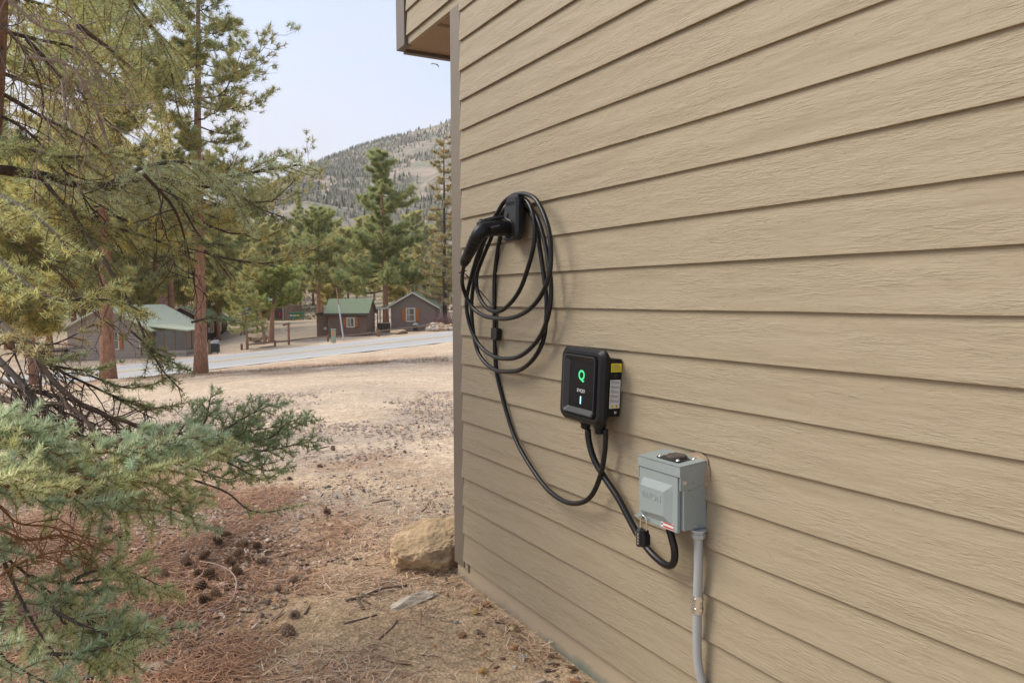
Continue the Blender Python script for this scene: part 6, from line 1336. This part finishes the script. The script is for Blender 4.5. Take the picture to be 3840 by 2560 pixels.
for i, c in enumerate([((440, 1100, 3.2), (520, 1130, 3.2), (570, 1170, 3.2), (620, 1175, 3.2), (682, 1162, 3.2)), ((480, 1040, 3.3), (540, 1070, 3.3), (600, 1100, 3.3), (640, 1085, 3.3))]): bough(sp, [S(*q_) for q_ in c], .08, (.46, .52, .28), 112 + i, r=.005, step=.03, droop=.1, L3=.05, dens=520, start=.5, nlen=.017, barkmat='bark_grey')

# second, nearer low spruce: the pale blue mass
tb2 = P(-420, 1400, 2.6); s2 = empty('blue_spruce', (tb2[0], tb2[1], NEARZ), 'low pale blue spruce boughs spreading over the bottom left corner', 'spruce tree')
so_ = np.array(s2.location)
obj('trunk', MB().tube([(0, 0, -.1), (0, 0, .5), (-.02, 0, 1.2)], [.075, .065, .045], 10), M['bark_grey'], s2, smooth=True)
ms = [((-60, 1010, 2.5), (60, 1020, 2.6), (200, 1060, 2.7), (330, 1050, 2.8), (470, 1010, 3.0)), ((-60, 1060, 2.4), (80, 1080, 2.5), (220, 1100, 2.6), (360, 1110, 2.75), (440, 1120, 2.8)), ((-60, 1110, 2.35), (60, 1130, 2.4), (170, 1140, 2.5), (280, 1150, 2.6)), ((-40, 1000, 2.6), (100, 990, 2.7), (200, 1010, 2.8), (300, 1020, 2.9)), ((150, 1080, 2.6), (300, 1080, 2.7), (420, 1060, 2.85), (520, 1030, 3.0)), ((-60, 970, 2.6), (30, 980, 2.6), (110, 1030, 2.6), (190, 1080, 2.6)), ((100, 1110, 2.5), (230, 1140, 2.6), (330, 1150, 2.7), (440, 1185, 2.75)), ((-60, 1090, 2.2), (20, 1100, 2.25), (90, 1120, 2.3), (150, 1110, 2.4)),
      ((200, 1040, 2.7), (320, 1030, 2.8), (400, 1010, 2.9), (500, 1000, 3.0))]
def from_trunk(c):
    pts = [S(*q_) for q_ in c]
    return ([np.array([0, 0, max(.15, pts[0][2] - .12)])] + pts) if c[0][0] <= -40 else pts
for i, c in enumerate(ms): bough(s2, from_trunk(c), .17, [BL, (.66, .69, .42), (.56, .66, .48)][i % 3], 130 + i, r=.008, step=.034, droop=.12, L3=.115, spacing3=.07, dens=1250, nlen=.019, upv=(0, -.55, .84), jit=.2, start=.05, hue=.14, barkmat='twig_orange')
for i, c in enumerate([((210, 1120, 2.6), (213, 1160, 2.6), (205, 1205, 2.6)), ((290, 1130, 2.65), (288, 1180, 2.65), (290, 1225, 2.65)), ((330, 1140, 2.65), (352, 1180, 2.65), (350, 1215, 2.65)), ((140, 1130, 2.55), (125, 1165, 2.55), (112, 1195, 2.55)), ((400, 1150, 2.75), (425, 1165, 2.75), (428, 1200, 2.75)), ((370, 1130, 2.75), (420, 1150, 2.75), (470, 1155, 2.8))]):
    bough(s2, [S(*q_) for q_ in c], .05, (.62, .68, .42), 150 + i, r=.003, step=.02, start=.1, L3=.03, sub=False, dens=1300, upv=(0, -1, .1), barkmat='twig_orange')
lo = [((-60, 1230, 2.3), (0, 1270, 2.35), (90, 1340, 2.4), (200, 1420, 2.4), (300, 1450, 2.45), (420, 1440, 2.5)), ((60, 1320, 2.4), (150, 1340, 2.45), (250, 1330, 2.5), (320, 1345, 2.55)), ((90, 1340, 2.4), (140, 1420, 2.35), (200, 1480, 2.3), (230, 1540, 2.25)), ((200, 1420, 2.4), (260, 1490, 2.35), (300, 1500, 2.35), (310, 1550, 2.35)), ((0, 1270, 2.35), (60, 1400, 2.3), (110, 1480, 2.25), (160, 1540, 2.2)), ((150, 1340, 2.45), (220, 1310, 2.5), (290, 1310, 2.5), (390, 1355, 2.55)), ((-60, 1480, 2.1), (20, 1520, 2.1), (90, 1560, 2.1), (150, 1590, 2.1)), ((120, 1400, 2.3), (200, 1440, 2.3), (290, 1470, 2.35), (350, 1460, 2.4)), ((100, 1500, 2.2), (180, 1500, 2.25), (260, 1480, 2.3), (340, 1440, 2.4))]
for i, c in enumerate(lo): bough(s2, from_trunk(c), .14, [(.60, .69, .50), (.55, .66, .47), (.60, .66, .40)][i % 3], 160 + i, r=.006, step=.034, droop=.15, L3=.095, spacing3=.07, dens=1150, nlen=.019, upv=(0, -.6, .8), start=.2, hue=.16, barkmat='bark_grey')
for i, c in enumerate([((-60, 1150, 2.4), (40, 1200, 2.4), (120, 1210, 2.5), (220, 1240, 2.6)), ((-60, 1210, 2.3), (60, 1240, 2.4), (150, 1230, 2.5), (280, 1290, 2.6)), ((-60, 1330, 2.2), (30, 1300, 2.3), (110, 1270, 2.4), (200, 1260, 2.5))]): dead_branch(s2, from_trunk(c), 180 + i, .006, 16, .2, 'twig_orange')

# the bird in the sky
p = P(1001, 148, 60); bd = MB()
bd.tube([(-.35, 0, -.05), (-.15, 0, .02), (.1, 0, .03), (.3, 0, -.02)], [.02, .07, .07, .015], 6)
o = obj('bird', bd, M['bird']); o.location = p; o.scale = (.45,) * 3
obj('wing', MB().add([(-.1, 0, .03), (.15, 0, .03), (-.55, -.35, .1), (-.9, -.6, -.2), (-.1, 0, .05), (.15, 0, .05)], f3=[(0, 1, 2), (0, 2, 3), (4, 2, 5), (4, 3, 2)]), M['bird'], o)
obj('wing', MB().add([(-.05, 0, .03), (.2, 0, .03), (.35, .4, .1), (.55, .6, -.45), (-.05, 0, .05), (.2, 0, .05)], f3=[(0, 1, 2), (0, 2, 3), (4, 2, 5), (4, 3, 2)]), M['bird'], o)
tag(o, 'small grey bird gliding in the sky below the overhang', 'bird')
